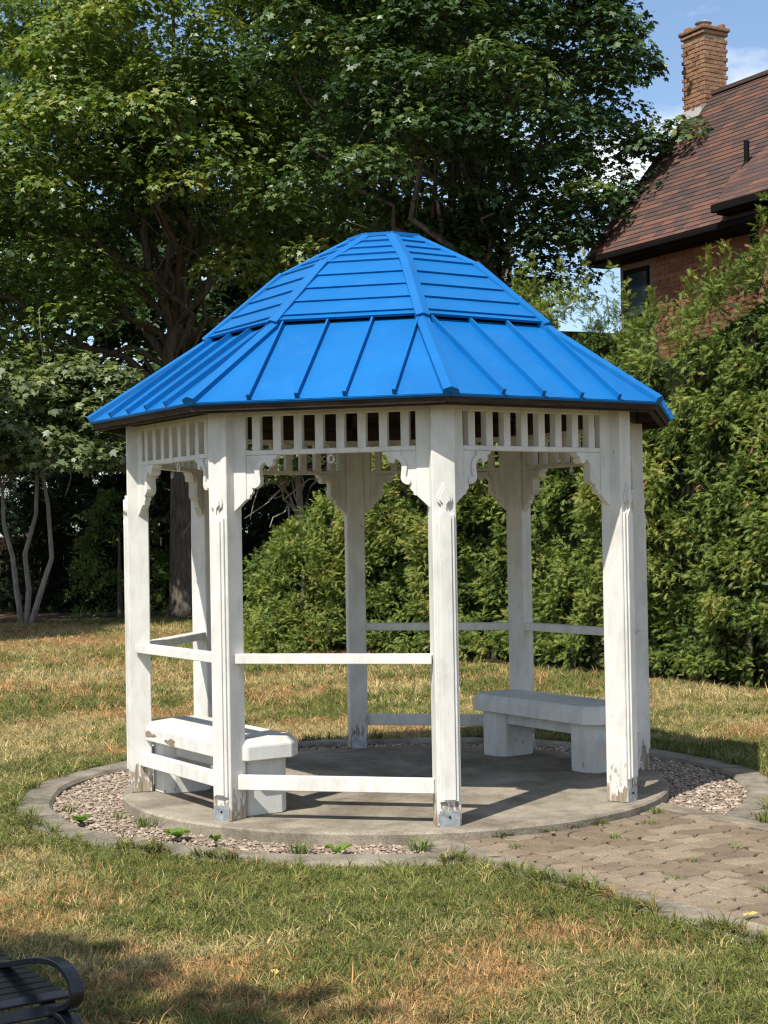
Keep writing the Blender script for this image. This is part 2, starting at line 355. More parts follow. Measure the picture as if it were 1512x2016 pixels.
# ---- gravel
mb = MB(); n = 120; vv = []
for i in range(n):
    t = 2 * math.pi * i / n; vv += [(KC[0] + (KI + .05) * math.cos(t), KC[1] + (KI + .05) * math.sin(t), -0.078), (SLC[0] + (SLR - .05) * math.cos(t), SLC[1] + (SLR - .05) * math.sin(t), -0.068)]
mb.add(vv, [(2 * i, (2 * i + 2) % (2 * n), (2 * i + 3) % (2 * n), 2 * i + 1) for i in range(n)])
struct(mesh_obj('gravel_bed', mb.mesh('gravel_bed', M['gravelbed'])), 'gravel bed between pad and kerb', 'gravel bed')
IV = np.array([(1, 0, .1), (.3, .95, -.1), (-.8, .6, .1), (-.8, -.6, -.1), (.3, -.95, .1), (.2, .15, 1), (-.1, -.1, -1)])
IF = np.array([(i, (i + 1) % 5, 5) for i in range(5)] + [((i + 1) % 5, i, 6) for i in range(5)])
def in_path(x, y, m0=0.0, m1=0.0):
    s_ = x * PS.x + y * PS.y; e_ = x * PE.x + y * PE.y
    return (s_ > S0 - m0) & (s_ < S1 + m1) & (e_ > 0)
n = 15000; t = rng.random(n) * 2 * np.pi; r_ = np.sqrt(rng.random(n) * ((KI - .01) ** 2 - (SLR - .05) ** 2) + (SLR - .05) ** 2)
gx = KC[0] + r_ * np.cos(t); gy_ = KC[1] + r_ * np.sin(t)
ok = (np.hypot(gx - SLC[0], gy_ - SLC[1]) > SLR + .008) & ~in_path(gx, gy_, 0.26, 0.16)
gx, gy_ = gx[ok], gy_[ok]; n = len(gx)
sz = (0.006 + 0.011 * rng.random(n) ** 2.5)[:, None, None]
V = IV[None] * (1 + 0.5 * (rng.random((n, 7, 1)) - .5)) * (sz * (0.7 + 0.7 * rng.random((n, 1, 3))) * np.array([1.15, 1.15, .7]))
a = rng.random(n) * 6.28; ca, sa = np.cos(a)[:, None], np.sin(a)[:, None]
V = np.stack([V[..., 0] * ca - V[..., 1] * sa, V[..., 0] * sa + V[..., 1] * ca, V[..., 2]], -1)
V[..., 0] += gx[:, None]; V[..., 1] += gy_[:, None]; V[..., 2] += (-0.072 + 0.010 * rng.random(n))[:, None]
me = bpy.data.meshes.new('gravel'); me.from_pydata(V.reshape(-1, 3).tolist(), [], (IF[None] + 7 * np.arange(n)[:, None, None]).reshape(-1, 3).tolist())
tag(mesh_obj('gravel', me, M['stone']), 'pinkish grey crushed stone gravel inside the kerb ring', 'gravel', None, 'stuff')
# ---- path: strips, sand, pavers
pth = empty('path'); struct(pth, 'worn paver path leading to the gazebo entrance', 'path')
mb = MB(); q = [path_pt(S0 - .01, 1.45, -0.066), path_pt(S1 + .01, 1.45, -0.066), path_pt(S1 + .01, 7.5, -0.066), path_pt(S0 - .01, 7.5, -0.066)]
mb.add(q, [(0, 1, 2, 3)]); mesh_obj('joint_sand', mb.mesh('joint_sand', M['joint']), None, pth)
def strip(sa_, sb_, e0, e1, z_):
    mb = MB(); n = 30; vv = []; ff = []
    for i in range(n + 1):
        e_ = e0 + (e1 - e0) * i / n; j = 0.006 * math.sin(e_ * 9) + 0.004 * math.sin(e_ * 23)
        for s_, zz in ((sa_ + j, -0.16), (sb_ + j * .5, -0.16), (sb_ + j * .5, z_), (sa_ + j, z_)): vv.append(path_pt(s_, e_, zz))
    for i in range(n):
        for k in range(4): ff.append((i * 4 + k, i * 4 + (k + 1) % 4, i * 4 + 4 + (k + 1) % 4, i * 4 + 4 + k))
    ff += [(0, 1, 2, 3), (n * 4 + 3, n * 4 + 2, n * 4 + 1, n * 4)]
    mb.add(vv, ff); return mb.mesh('edge_strip', M['strip'], 0.006)
mesh_obj('edge_strip', strip(S0 - 0.23, S0 - 0.004, 1.60, 7.5, -0.044), None, pth)
mesh_obj('edge_strip', strip(S1 + 0.004, S1 + 0.14, 1.42, 7.5, -0.044), None, pth)
def wob(s_, e_):
    return (s_ + 0.016 * math.sin(e_ * 21 + s_ * 5) + 0.010 * math.sin(e_ * 43 + 1.3), e_ + 0.018 * math.sin(s_ * 24 + e_ * 3) + 0.010 * math.sin(s_ * 51 + 2.0))
row = 0; e_ = 1.42
while e_ < 6.6:
    dh = random.choice((0.135, 0.16, 0.175)); s_ = S0 - random.random() * 0.1
    while s_ < S1:
        dw = random.choice((0.15, 0.19, 0.22, 0.25))
        a, b, c_, d_ = max(s_, S0), min(s_ + dw, S1), e_, e_ + dh
        s_ += dw
        if b - a < 0.045: continue
        poly = []
        for (x0, y0, x1, y1) in ((a, c_, b, c_), (b, c_, b, d_), (b, d_, a, d_), (a, d_, a, c_)):
            for k in range(4): poly.append(wob(x0 + (x1 - x0) * k / 4, y0 + (y1 - y0) * k / 4))
        cx, cy = sum(p[0] for p in poly) / 16, sum(p[1] for p in poly) / 16
        pp = []
        for k, (x, y) in enumerate(poly):
            dx, dy = x - cx, y - cy; l_ = math.hypot(dx, dy); f = (l_ - 0.0058) / l_
            if k % 4 == 0: f -= 0.03
            x = min(max(cx + dx * f, S0 + .002), S1 - .002); y = cy + dy * f
            P_ = path_pt(x, y); ddx, ddy = P_.x - SLC[0], P_.y - SLC[1]; rad = math.hypot(ddx, ddy)
            if rad < SLR + .012: P_ = Vector((SLC[0] + ddx / rad * (SLR + .012), SLC[1] + ddy / rad * (SLR + .012), 0))
            pp.append((P_.x, P_.y))
        ar = abs(sum(pp[i][0] * pp[(i + 1) % 16][1] - pp[(i + 1) % 16][0] * pp[i][1] for i in range(16))) / 2
        if ar < 0.004: continue
        ox, oy = sum(p[0] for p in pp) / 16, sum(p[1] for p in pp) / 16
        zt = -0.046 + random.uniform(-0.003, 0.002); tx, ty = random.uniform(-.011, .011), random.uniform(-.011, .011)
        mb = MB(); rin = 0.006
        lo = [(x - ox, y - oy, -0.05) for x, y in pp]; mid = [(x - ox, y - oy, -0.006 + (x - ox) * tx + (y - oy) * ty) for x, y in pp]
        tp = [((x - ox) * .955, (y - oy) * .955, (x - ox) * tx + (y - oy) * ty) for x, y in pp]
        ff = [(i, (i + 1) % 16, 16 + (i + 1) % 16, 16 + i) for i in range(16)] + [(16 + i, 16 + (i + 1) % 16, 32 + (i + 1) % 16, 32 + i) for i in range(16)] + [tuple(range(32, 48))]
        mb.add(lo + mid + tp, ff); mesh_obj('paver', mb.mesh('paver', M['paver']), None, pth, (ox, oy, zt))
    e_ += dh; row += 1
# ---- mulch under the trees
mb = MB(); mb.add([(-30, 21.5, LAWN + .006), (-9, 22.5, LAWN + .006), (-5, 22.2, LAWN + .006), (-2.6, 19.0, LAWN + .006), (-1.6, 13.0, LAWN + .006), (0.4, 11.6, LAWN + .006), (3.1, 7.75, LAWN + .006), (6.5, 2.6, LAWN + .006), (12, 6, LAWN + .006), (14, 34, LAWN + .006), (-30, 34, LAWN + .006)], [tuple(range(11))])
struct(mesh_obj('mulch_bed', mb.mesh('mulch_bed', M['mulch'])), 'dark bare soil under trees and hedge', 'soil')

# ================================================================== GAZEBO
gz = empty('gazebo'); tag(gz, 'white octagonal timber gazebo with bright blue metal dome roof', 'gazebo')
def frame(i, half=0.0):
    am = A0 + R(45 * i + half); return am, am - R(90)
# post
mb = MB(); mb.box(-PW, PW, -PW, PW, 0, H); post_me = mb.mesh('post', M['white_post'], 0.005)
def lift(dy, y0):                 # prism laid on the outer face
    return lambda u, v, h: (u, y0 + h, v)
hw = 0.052
og = [(-hw, 0.135), (hw, 0.135), (hw, 1.70)]
ogee = [(0.034, 1.70), (0.026, 1.715), (0.018, 1.735), (0.020, 1.752), (0.040, 1.765), (0.043, 1.785), (0.036, 1.81), (0.020, 1.84), (0.0, 1.875)]
prof = og + ogee + [(-x, z) for x, z in ogee[:-1][::-1]] + [(-hw, 1.70)]
mb = MB(); mb.prism(prof, 0.0, 0.014, lift(0, PW - .001)); pil_me = mb.mesh('pilaster', M['white'], 0.002)
og2 = [(-0.033, 0.145), (0.033, 0.145), (0.033, 1.685), (0.008, 1.72), (0.010, 1.755), (0.030, 1.775), (0.026, 1.80), (0.0, 1.85), (-0.026, 1.80), (-0.030, 1.775), (-0.010, 1.755), (-0.008, 1.72), (-0.033, 1.685)]
mb = MB(); mb.prism(og2, 0.0, 0.011, lift(0, PW + .0125)); pil2_me = mb.mesh('raised_panel', M['white'], 0.002)
mb = MB(); mb.box(-0.056, 0.056, PW - .002, PW + .004, 0.0, 0.085); plate_me = mb.mesh('steel_shoe', M['galv'])
mb = MB(); mb.tube([(0, PW, 0.05), (0, PW + .009, 0.05)], [0.007, 0.006], 8); bolt_me = mb.mesh('bolt', M['black'])
for i in range(8):
    a, rz = frame(i)
    po = mesh_obj('post', post_me, None, gz, (RC * math.cos(a), RC * math.sin(a), 0), rz)
    pi_ = mesh_obj('pilaster', pil_me, None, po); mesh_obj('raised_panel', pil2_me, None, po)
    mesh_obj('steel_shoe', plate_me, None, po); mesh_obj('steel_shoe', plate_me, None, po, (0, 0, 0), math.pi); mesh_obj('bolt', bolt_me, None, po)
# bays
AP = RC * math.cos(R(22.5)); HB = RC * math.sin(R(22.5))     # bay plane distance, half bay
JX = HB - 0.135                                              # inner edge of jamb board
FB, FT = 2.055, 2.276                                        # frieze
jamb = [(JX, 2.31), (HB - 0.045, 2.31), (HB - 0.045, 1.735), (HB - 0.062, 1.737), (JX, 1.806)]
mb = MB(); mb.prism(jamb, -0.024, 0.024, lambda u, v, h: (u, AP + h, v)); jambL = mb.mesh('jamb_board', M['white'], 0.003)
mb = MB(); mb.prism([(-x, z) for x, z in jamb], -0.024, 0.024, lambda u, v, h: (u, AP + h, v)); jambR = mb.mesh('jamb_board', M['white'], 0.003)
bo = [(0, .0), (.187, 0), (.184, .012), (.176, .02), (.159, .029), (.163, .042), (.158, .058), (.145, .066), (.130, .067), (.121, .060), (.117, .046), (.108, .045), (.098, .052), (.088, .064), (.083, .078), (.082, .10), (.086, .13), (.088, .15), (.084, .166), (.072, .18), (.055, .188), (.034, .190), (.039, .205), (.032, .218), (.02, .227), (.016, .246), (0, .249)]
sc_poly = [(.080, .001), (.186, .001), (.183, .012), (.175, .02), (.158, .029), (.162, .042), (.157, .058), (.145, .065), (.130, .066), (.121, .059), (.117, .045), (.108, .044), (.098, .051), (.087, .064), (.082, .078), (.081, .10), (.085, .13), (.087, .15), (.083, .166), (.071, .179), (.055, .187), (.038, .186), (.030, .172), (.034, .155), (.044, .146), (.054, .150), (.058, .142), (.054, .12), (.050, .09), (.058, .058), (.072, .035), (.088, .022)]
def brk(sgn):
    mb = MB(); mb.prism([(sgn * (JX - u), FB - v) for u, v in bo], -0.020, 0.020, lambda u, v, h: (u, AP + h, v)); a = mb.mesh('bracket', M['white'], 0.002)
    mb = MB(); P2 = [(sgn * (JX - u), FB - v) for u, v in sc_poly]
    mb.prism(P2, 0.019, 0.032, lambda u, v, h: (u, AP + h, v)); mb.prism(P2, -0.032, -0.019, lambda u, v, h: (u, AP + h, v)); b = mb.mesh('scroll', M['white'], 0.0015)
    return a, b
brL, scL = brk(1); brR, scR = brk(-1)
mb = MB(); mb.box(-JX, JX, AP - .026, AP + .026, FB, FB + .028); frl = mb.mesh('frieze_rail', M['white'], 0.003)
mb = MB(); mb.box(-JX, JX, AP - .024, AP + .024, FT, 2.309); frt = mb.mesh('frieze_top_rail', M['white'], 0.003)
mb = MB(); mb.box(-.0235, .0235, AP - .03, AP + .022, FB + .026, FT + .002); slat_me = mb.mesh('slat', M['white'], 0.002)
mb = MB(); tor = []
for k in range(17): tor.append((0.0 + .017 * math.sin(2 * math.pi * k / 16), AP, FB - .032 + .021 * math.cos(2 * math.pi * k / 16)))
mb.tube(tor, [.0045] * 17, 6, False); mb.tube([(0, AP, FB - .012), (0, AP, FB + .004)], [.004, .004], 6); ring_me = mb.mesh('hook_ring', M['white'])
RX = HB - 0.062
def rail(z0, z1, y0, y1):
    mb = MB(); mb.box(-RX, RX, y0, y1, z0, z1); return mb.mesh('rail', M['white_rail'], 0.004)
ru = rail(.880, .934, AP - .03, AP + .058); rl = rail(.170, .252, AP - .012, AP + .040)
for i in range(8):
    a, rz = frame(i, 22.5)
    fr = mesh_obj('frieze', frl, None, gz, (0, 0, 0), rz)
    mesh_obj('frieze_top_rail', frt, None, fr)
    for k in range(8):
        o = mesh_obj('slat', slat_me, None, fr); o.location = (-JX + 2 * JX / 8 * (k + .5) * 1.0 + 0, 0, 0)
    for me in (jambL, jambR): mesh_obj('jamb_board', me, None, fr)
    if i not in (0, 4): mesh_obj('hook_ring', ring_me, None, fr)
    for b_, s_ in ((brL, scL), (brR, scR)):
        o = mesh_obj('bracket', b_, None, gz, (0, 0, 0), rz); mesh_obj('scroll', s_, None, o)
    if i not in (0, 4):
        o = mesh_obj('rail', ru, None, gz, (0, 0, 0), rz); o['label'] = 'upper handrail'
        o = mesh_obj('rail', rl, None, gz, (0, 0, 0), rz); o['label'] = 'lower rail with mossy paint'
# roof
RG = [(1.915, 2.345), (1.154, 2.849), (0.693, 3.273), (0.225, 3.515)]
c22, s22 = math.cos(R(22.5)), math.sin(R(22.5))
mb = MB()                          # timber deck with depth
for off in (0.0,):
    vv = []
    for (r_, z_) in RG:
        for k in range(8):
            a = A0 + R(45 * k); vv.append((r_ * math.cos(a), r_ * math.sin(a), z_ - .012))
    for (r_, z_) in RG:
        for k in range(8):
            a = A0 + R(45 * k); vv.append(((r_ - .012) * math.cos(a), (r_ - .012) * math.sin(a), z_ - .050))
    ff = []
    for j in range(3):
        for k in range(8):
            k2 = (k + 1) % 8
            ff.append((j * 8 + k, j * 8 + k2, j * 8 + 8 + k2, j * 8 + 8 + k)); ff.append((32 + j * 8 + k, 32 + j * 8 + 8 + k, 32 + j * 8 + 8 + k2, 32 + j * 8 + k2))
    for k in range(8): ff.append((k, 32 + k, 32 + (k + 1) % 8, (k + 1) % 8))
    ff += [tuple(range(24, 32)), tuple(range(56, 64))[::-1]]
    mb.add(vv, ff)
roof = mesh_obj('roof', mb.mesh('roof_deck', M['dark_wood']), None, gz)
# rafters under the deck
for k in range(8):
    a = A0 + R(45 * k); mb = MB(); d = Vector((math.cos(a), math.sin(a), 0)); tt = Vector((-d.y, d.x, 0)); vv = []
    for r_, z_ in RG[:1] + RG[1:]:
        rr_ = min(r_, 1.70) if r_ > 1.5 else r_; zz = z_ + (0.135 if r_ > 1.5 else 0) - .05
        for sg in (-1, 1):
            for dz in (0, -.10): vv.append(tuple(d * rr_ + tt * (.02 * sg) + Vector((0, 0, zz + dz))))
    ff = []
    for j in range(3):
        b = j * 4; ff += [(b, b + 1, b + 5, b + 4), (b + 2, b + 6, b + 7, b + 3), (b, b + 4, b + 6, b + 2), (b + 1, b + 3, b + 7, b + 5)]
    ff += [(0, 2, 3, 1), (12, 13, 15, 14)]
    mb.add(vv, ff); mesh_obj('rafter', mb.mesh('rafter', M['dark_wood']), None, roof)
# top plate ring (dark beam behind the white frieze top)
mb = MB(); mb.box(-HB + .03, HB - .03, AP - .06, AP + .05, 2.312, 2.40); tp_me = mb.mesh('top_plate', M['dark_wood'])
mb = MB(); EX = 1.885 * s22; mb.box(-EX, EX, 1.885 * c22 - .03, 1.885 * c22, 2.285, 2.332); fa_me = mb.mesh('fascia', M['dark_wood'])
def clip(poly, nx, ny, d):         # keep nx*x+ny*y<=d
    out = []
    for i in range(len(poly)):
        a, b = poly[i], poly[(i + 1) % len(poly)]; da, db = nx * a[0] + ny * a[1] - d, nx * b[0] + ny * b[1] - d
        if da <= 0: out.append(a)
        if da * db < 0: t_ = da / (da - db); out.append((a[0] + (b[0] - a[0]) * t_, a[1] + (b[1] - a[1]) * t_))
    return out
KD = (1.180, 2.864)                # lower edge of the dome, proud of the skirt
def side(j):                       # plane frame of ring segment j: (s along, h up slope, n out)
    (ra, za), (rb, zb) = RG[j], RG[j + 1]
    if j == 1: ra, za = KD
    ya, yb = ra * c22, rb * c22; ln = math.hypot(ya - yb, zb - za)
    uy, uz = (yb - ya) / ln, (zb - za) / ln
    return ln, ra * s22, rb * s22, (lambda s_, h_, n_: (s_, ya + uy * h_ + uz * n_, za + uz * h_ - uy * n_))
seams = [-.43, -.155, .115, .39]
sk_pan, sk_seam, dome = [], [], []
ln, l0, l1, fn = side(0)
edges = [-1.0] + seams + [1.0]
kk = (l0 - l1) / ln
for a, b in zip(edges[:-1], edges[1:]):
    p_ = [(a, -.012), (b, -.012), (b, ln), (a, ln)]
    p_ = clip(p_, 1, kk, l0); p_ = clip(p_, -1, kk, l0)
    if len(p_) > 2: mb = MB(); mb.prism(p_, 0.0, 0.006, fn); sk_pan.append(mb.mesh('roof_pan', M['blue']))
for s_ in seams:
    hm = min(ln - .004, (l0 - abs(s_)) / kk - .02)
    mb = MB(); mb.prism([(s_ - .006, -.008), (s_ + .006, -.008), (s_ + .006, hm), (s_ - .006, hm)], 0.004, 0.036, fn)
    mb.prism([(s_ - .011, -.006), (s_ + .011, -.006), (s_ + .011, .004), (s_ - .011, .004)], 0.004, 0.040, fn)
    sk_seam.append(mb.mesh('standing_seam', M['blue']))
mb = MB(); mb.prism([(-l0, -.016), (l0, -.016), (l0 - .004, -.004), (-l0 + .004, -.004)], -0.012, 0.002, fn); drip_me = mb.mesh('drip_edge', M['blue'])
for j, cnt in ((1, 4), (2, 4)):
    ln, l0, l1, fn = side(j)
    hs = [ln * k / cnt for k in range(cnt + 1)]
    if j == 1: hs = [0, .05] + [.05 + (ln - .05) * k / 4 for k in range(1, 5)]
    for ha, hb in zip(hs[:-1], hs[1:]):
        la = l0 + (l1 - l0) * ha / ln; lb = l0 + (l1 - l0) * hb / ln
        mb = MB(); base = 0.002
        q = [fn(-la, ha, base), fn(la, ha, base), fn(lb, hb, base), fn(-lb, hb, base), fn(-la, ha, base + .017), fn(la, ha, base + .017), fn(lb, hb, base + .005), fn(-lb, hb, base + .005)]
        mb.add(q, [(0, 3, 2, 1), (4, 5, 6, 7), (0, 1, 5, 4), (1, 2, 6, 5), (2, 3, 7, 6), (3, 0, 4, 7)]); dome.append(mb.mesh('roof_course', M['blue']))
hip_me = []
for j in range(3):
    (ra, za), (rb, zb) = RG[j], RG[j + 1]
    if j == 0: ra += .012
    if j == 1: ra, za = KD[0] + .012, KD[1] - .012
    d = Vector((0, rb - ra, zb - za)); ln = d.length; d.normalize(); nn = Vector((0, d.z, -d.y)); wd = .042
    lift0 = (.030, .026, .020)[j]; mb = MB(); vv = []
    for t_ in (0, ln + .012):
        o_ = Vector((0, ra, za)) + d * t_
        for x, hh in ((-wd, -.014), (-wd, lift0 - .010), (0, lift0 + .006), (wd, lift0 - .010), (wd, -.014)): vv.append(tuple(o_ + Vector((x, 0, 0)) + nn * hh))
    mb.add(vv, [(0, 1, 6, 5), (1, 2, 7, 6), (2, 3, 8, 7), (3, 4, 9, 8), (4, 0, 5, 9), (0, 4, 3, 2, 1), (5, 6, 7, 8, 9)]); hip_me.append(mb.mesh('hip_cap', M['blue']))
for i in range(8):
    a, rz = frame(i, 22.5)
    mesh_obj('top_plate', tp_me, None, roof, (0, 0, 0), rz); mesh_obj('fascia', fa_me, None, roof, (0, 0, 0), rz)
    for me in sk_pan: mesh_obj('roof_pan', me, None, roof, (0, 0, 0), rz)
    for me in sk_seam: mesh_obj('standing_seam', me, None, roof, (0, 0, 0), rz)
    mesh_obj('drip_edge', drip_me, None, roof, (0, 0, 0), rz)
    for me in dome: mesh_obj('roof_course', me, None, roof, (0, 0, 0), rz)
    a, rz = frame(i)
    for me in hip_me: mesh_obj('hip_cap', me, None, roof, (0, 0, 0), rz)
mb = MB(); oc = [(.262 * math.cos(A0 + R(45 * k)), .262 * math.sin(A0 + R(45 * k))) for k in range(8)]
vv = [(x, y, 3.512) for x, y in oc] + [(x, y, 3.534) for x, y in oc] + [(0, 0, 3.548)]
mb.add(vv, [tuple(range(8))[::-1]] + [(i, (i + 1) % 8, 8 + (i + 1) % 8, 8 + i) for i in range(8)] + [(8 + i, 8 + (i + 1) % 8, 16) for i in range(8)])
mesh_obj('roof_cap', mb.mesh('roof_cap', M['blue']), None, roof)

# ================================================================== BENCHES IN THE GAZEBO
def chamfer_rect(hx, hy, c): return [(-hx + c, -hy), (hx - c, -hy), (hx, -hy + c), (hx, hy - c), (hx - c, hy), (-hx + c, hy), (-hx, hy - c), (-hx, -hy + c)]
def bench(label, ang, rad, L2):
    u = Vector((math.cos(ang), math.sin(ang), 0)); b = empty('bench', u * rad, ang - R(90))
    tag(b, label, 'bench', 'painted concrete benches in the gazebo')
    mb = MB(); P0 = chamfer_rect(L2, .225, .085); P1 = chamfer_rect(L2 - .028, .197, .08)
    vv = [(x, y, .325) for x, y in P0] + [(x, y, .405) for x, y in P0] + [(x, y, .445) for x, y in P1]
    mb.add(vv, [tuple(range(8))[::-1], tuple(range(16, 24))] + [(o + i, o + (i + 1) % 8, o + 8 + (i + 1) % 8, o + 8 + i) for o in (0, 8) for i in range(8)])
    seat = mesh_obj('seat', mb.mesh('seat', M['white_bench'], 0.005), None, b)
    for sg in (-1, 1):
        mb = MB(); mb.prism([(x + sg * (L2 - .20), y) for x, y in chamfer_rect(.13, .165, .055)], 0, .33, lambda a_, b_, h_: (a_, b_, h_)); mesh_obj('leg', mb.mesh('leg', M['white_bench'], 0.006), None, b)
    mb = MB(); mb.box(-L2 + .3, L2 - .3, -.10, .10, .235, .328); mesh_obj('stretcher', mb.mesh('stretcher', M['white_bench'], 0.004), None, b)
    return b, seat
bl, seatl = bench('chipped white concrete bench inside the left side of the gazebo', A0 - R(67.5), 1.285, .70)
br, seatr = bench('shaded white concrete bench with peeling grey top on the right', A0 + R(112.5), 1.285, .70)
# gouges in the outer edge of the left bench seat (outer side is +Y of the bench)
for cx, wd, zc, hh in ((.49, .085, .368, .018), (.18, .075, .350, .020)):
    mb = MB(); n = 14; pl = []
    for k in range(n):
        t_ = 2 * math.pi * k / n; rr_ = 1 + .25 * math.sin(3 * t_ + cx * 9) + .12 * math.sin(5 * t_); pl.append((cx + wd * math.cos(t_) * rr_, zc + hh * math.sin(t_) * rr_))
    mb.prism(pl, -.004, .0015, lambda a_, b_, h_: (a_, .225 + h_, b_)); mesh_obj('chipped_patch', mb.mesh('chipped_patch', M['chip']), None, seatl)

# ================================================================== BLACK METAL BENCH (bottom left)
Lv = Vector((-.835, -.55, 0)); Dv = Vector((.55, -.835, 0)); Bo = Vector((-.87, -6.19, .42))
bb = empty('metal_bench', (Bo.x, Bo.y, LAWN)); tag(bb, 'black metal slatted bench with looped armrest at the lawn corner', 'bench')
def bp(t_, l_, z_): q = Bo + Dv * t_ + Lv * l_; return Vector((q.x - Bo.x, q.y - Bo.y, z_ - LAWN))
prof_b = []
for k in range(13): t_ = -.62 + .052 * k; prof_b.append((t_, .432 - .02 * (t_ + .3) ** 2 if t_ > -.6 else .45))
prof_b += [(.058, .412), (.098, .388)]
prof_b = [(-.735, .60), (-.715, .545), (-.69, .495)] + prof_b
for k, (t_, z_) in enumerate(prof_b):
    nx_ = prof_b[min(k + 1, len(prof_b) - 1)]; pv = prof_b[max(k - 1, 0)]
    d2 = Vector((nx_[0] - pv[0], nx_[1] - pv[1])).normalized(); mb = MB(); vv = []
    for l_ in (0.0, 1.5):
        for a_, h_ in ((-.0195, 0), (.0195, 0), (.0195, -.008), (-.0195, -.008)):
            vv.append(bp(t_ + d2.x * a_ - d2.y * h_, l_, z_ + d2.y * a_ + d2.x * h_))
    mb.add(vv, [(0, 1, 2, 3), (7, 6, 5, 4), (0, 4, 5, 1), (1, 5, 6, 2), (2, 6, 7, 3), (3, 7, 4, 0)]); mesh_obj('slat', mb.mesh('slat', M['bench_black'], .002), None, bb)
def flatbar(path, l_, wd, th, name):
    mb = MB(); vv = []; ff = []; n = len(path)
    for i, (t_, z_) in enumerate(path):
        a_ = Vector(path[max(i - 1, 0)]); b_ = Vector(path[min(i + 1, n - 1)]); d2 = (b_ - a_).normalized(); nn = Vector((-d2.y, d2.x)) * th / 2
        for sg, ww in ((1, 0), (1, wd), (-1, wd), (-1, 0)): vv.append(bp(t_ + nn.x * sg, l_ + ww, z_ + nn.y * sg))
    for i in range(n - 1):
        for k in range(4): ff.append((i * 4 + k, i * 4 + (k + 1) % 4, i * 4 + 4 + (k + 1) % 4, i * 4 + 4 + k))
    ff += [(0, 1, 2, 3), (n * 4 - 1, n * 4 - 2, n * 4 - 3, n * 4 - 4)]
    mb.add(vv, ff); me = mb.mesh(name, M['bench_black'], .002); return me
def smooth(pts, k=4):
    out = []
    for i in range(len(pts) - 1):
        p0, p1, p2, p3 = pts[max(i - 1, 0)], pts[i], pts[i + 1], pts[min(i + 2, len(pts) - 1)]
        for j in range(k):
            t_ = j / k; out.append(tuple(.5 * ((2 * p1[c]) + (-p0[c] + p2[c]) * t_ + (2 * p0[c] - 5 * p1[c] + 4 * p2[c] - p3[c]) * t_ ** 2 + (-p0[c] + 3 * p1[c] - 3 * p2[c] + p3[c]) * t_ ** 3) for c in range(2)))
    return out + [pts[-1]]
arm = smooth([(-.66, .435), (-.52, .424), (-.40, .428), (-.30, .444), (-.20, .470), (-.09, .500), (.02, .524), (.11, .530), (.172, .515), (.202, .487), (.185, .458), (.13, .432), (.06, .412), (.0, .404)])
legp = smooth([(.06, .404), (.13, .405), (.19, .38), (.21, .33), (.16, .22), (.08, .10), (.10, -.02), (.18, LAWN)])
for l_ in (.035, 1.40):
    mesh_obj('armrest', flatbar(arm, l_, .034, .016, 'armrest'), None, bb); mesh_obj('leg', flatbar(legp, l_, .034, .014, 'leg'), None, bb)
    mesh_obj('leg', flatbar(smooth([(-.64, .43), (-.60, .25), (-.62, .08), (-.70, LAWN)]), l_, .055, .012, 'leg'), None, bb)
    mesh_obj('seat_support', flatbar([(t_, z_ - .014) for t_, z_ in prof_b], l_, .04, .01, 'seat_support'), None, bb)

# ================================================================== HOUSE
hA = Vector((5.55, 17.0, 0)); hr = Vector((.5, -.8660, 0)); hq = Vector((-.8660, -.5, 0)); RZ = 9.15
def hp(r_, q_, z_): v_ = hA + hr * r_ + hq * q_; return Vector((v_.x, v_.y, z_))
EQ, EZ, WQ, HL = 2.51, 6.18, 2.06, 12.0
sl_ = (RZ - EZ) / EQ
house = empty('brick_house', hp(5, 0, LAWN)); tag(house, 'brick house with brown shingle roof and chimney behind the hedge', 'house')
house_inv = Matrix.Translation(-house.location)
def hch(name, me, parent=None, mat=None):
    o = bpy.data.objects.new(name, me); COL.objects.link(o)
    if parent is None: o.parent = house; o.matrix_parent_inverse = house_inv
    else: o.parent = parent
    if mat is not None and not me.materials: me.materials.append(mat)
    return o
def hbox(mb, r_0, r_1, q_0, q_1, z_0, z_1):
    vv = [hp(r_, q_, z_) for z_ in (z_0, z_1) for r_, q_ in ((r_0, q_0), (r_1, q_0), (r_1, q_1), (r_0, q_1))]
    return mb.add(vv, [(0, 3, 2, 1), (4, 5, 6, 7), (0, 1, 5, 4), (1, 2, 6, 5), (2, 3, 7, 6), (3, 0, 4, 7)])
# masonry core (mortar), gable ends included
mb = MB(); pent = [(WQ, LAWN), (WQ, EZ + .42), (0, RZ - .12), (-WQ, EZ + .42), (-WQ, LAWN)]
mb.add([hp(.32, q_, z_) for q_, z_ in pent] + [hp(HL, q_, z_) for q_, z_ in pent], [tuple(range(5)), tuple(range(5, 10))[::-1]] + [(i, (i + 1) % 5, 5 + (i + 1) % 5, 5 + i) for i in range(5)])
wall = hch('wall', mb.mesh('wall', M['wallmortar']))
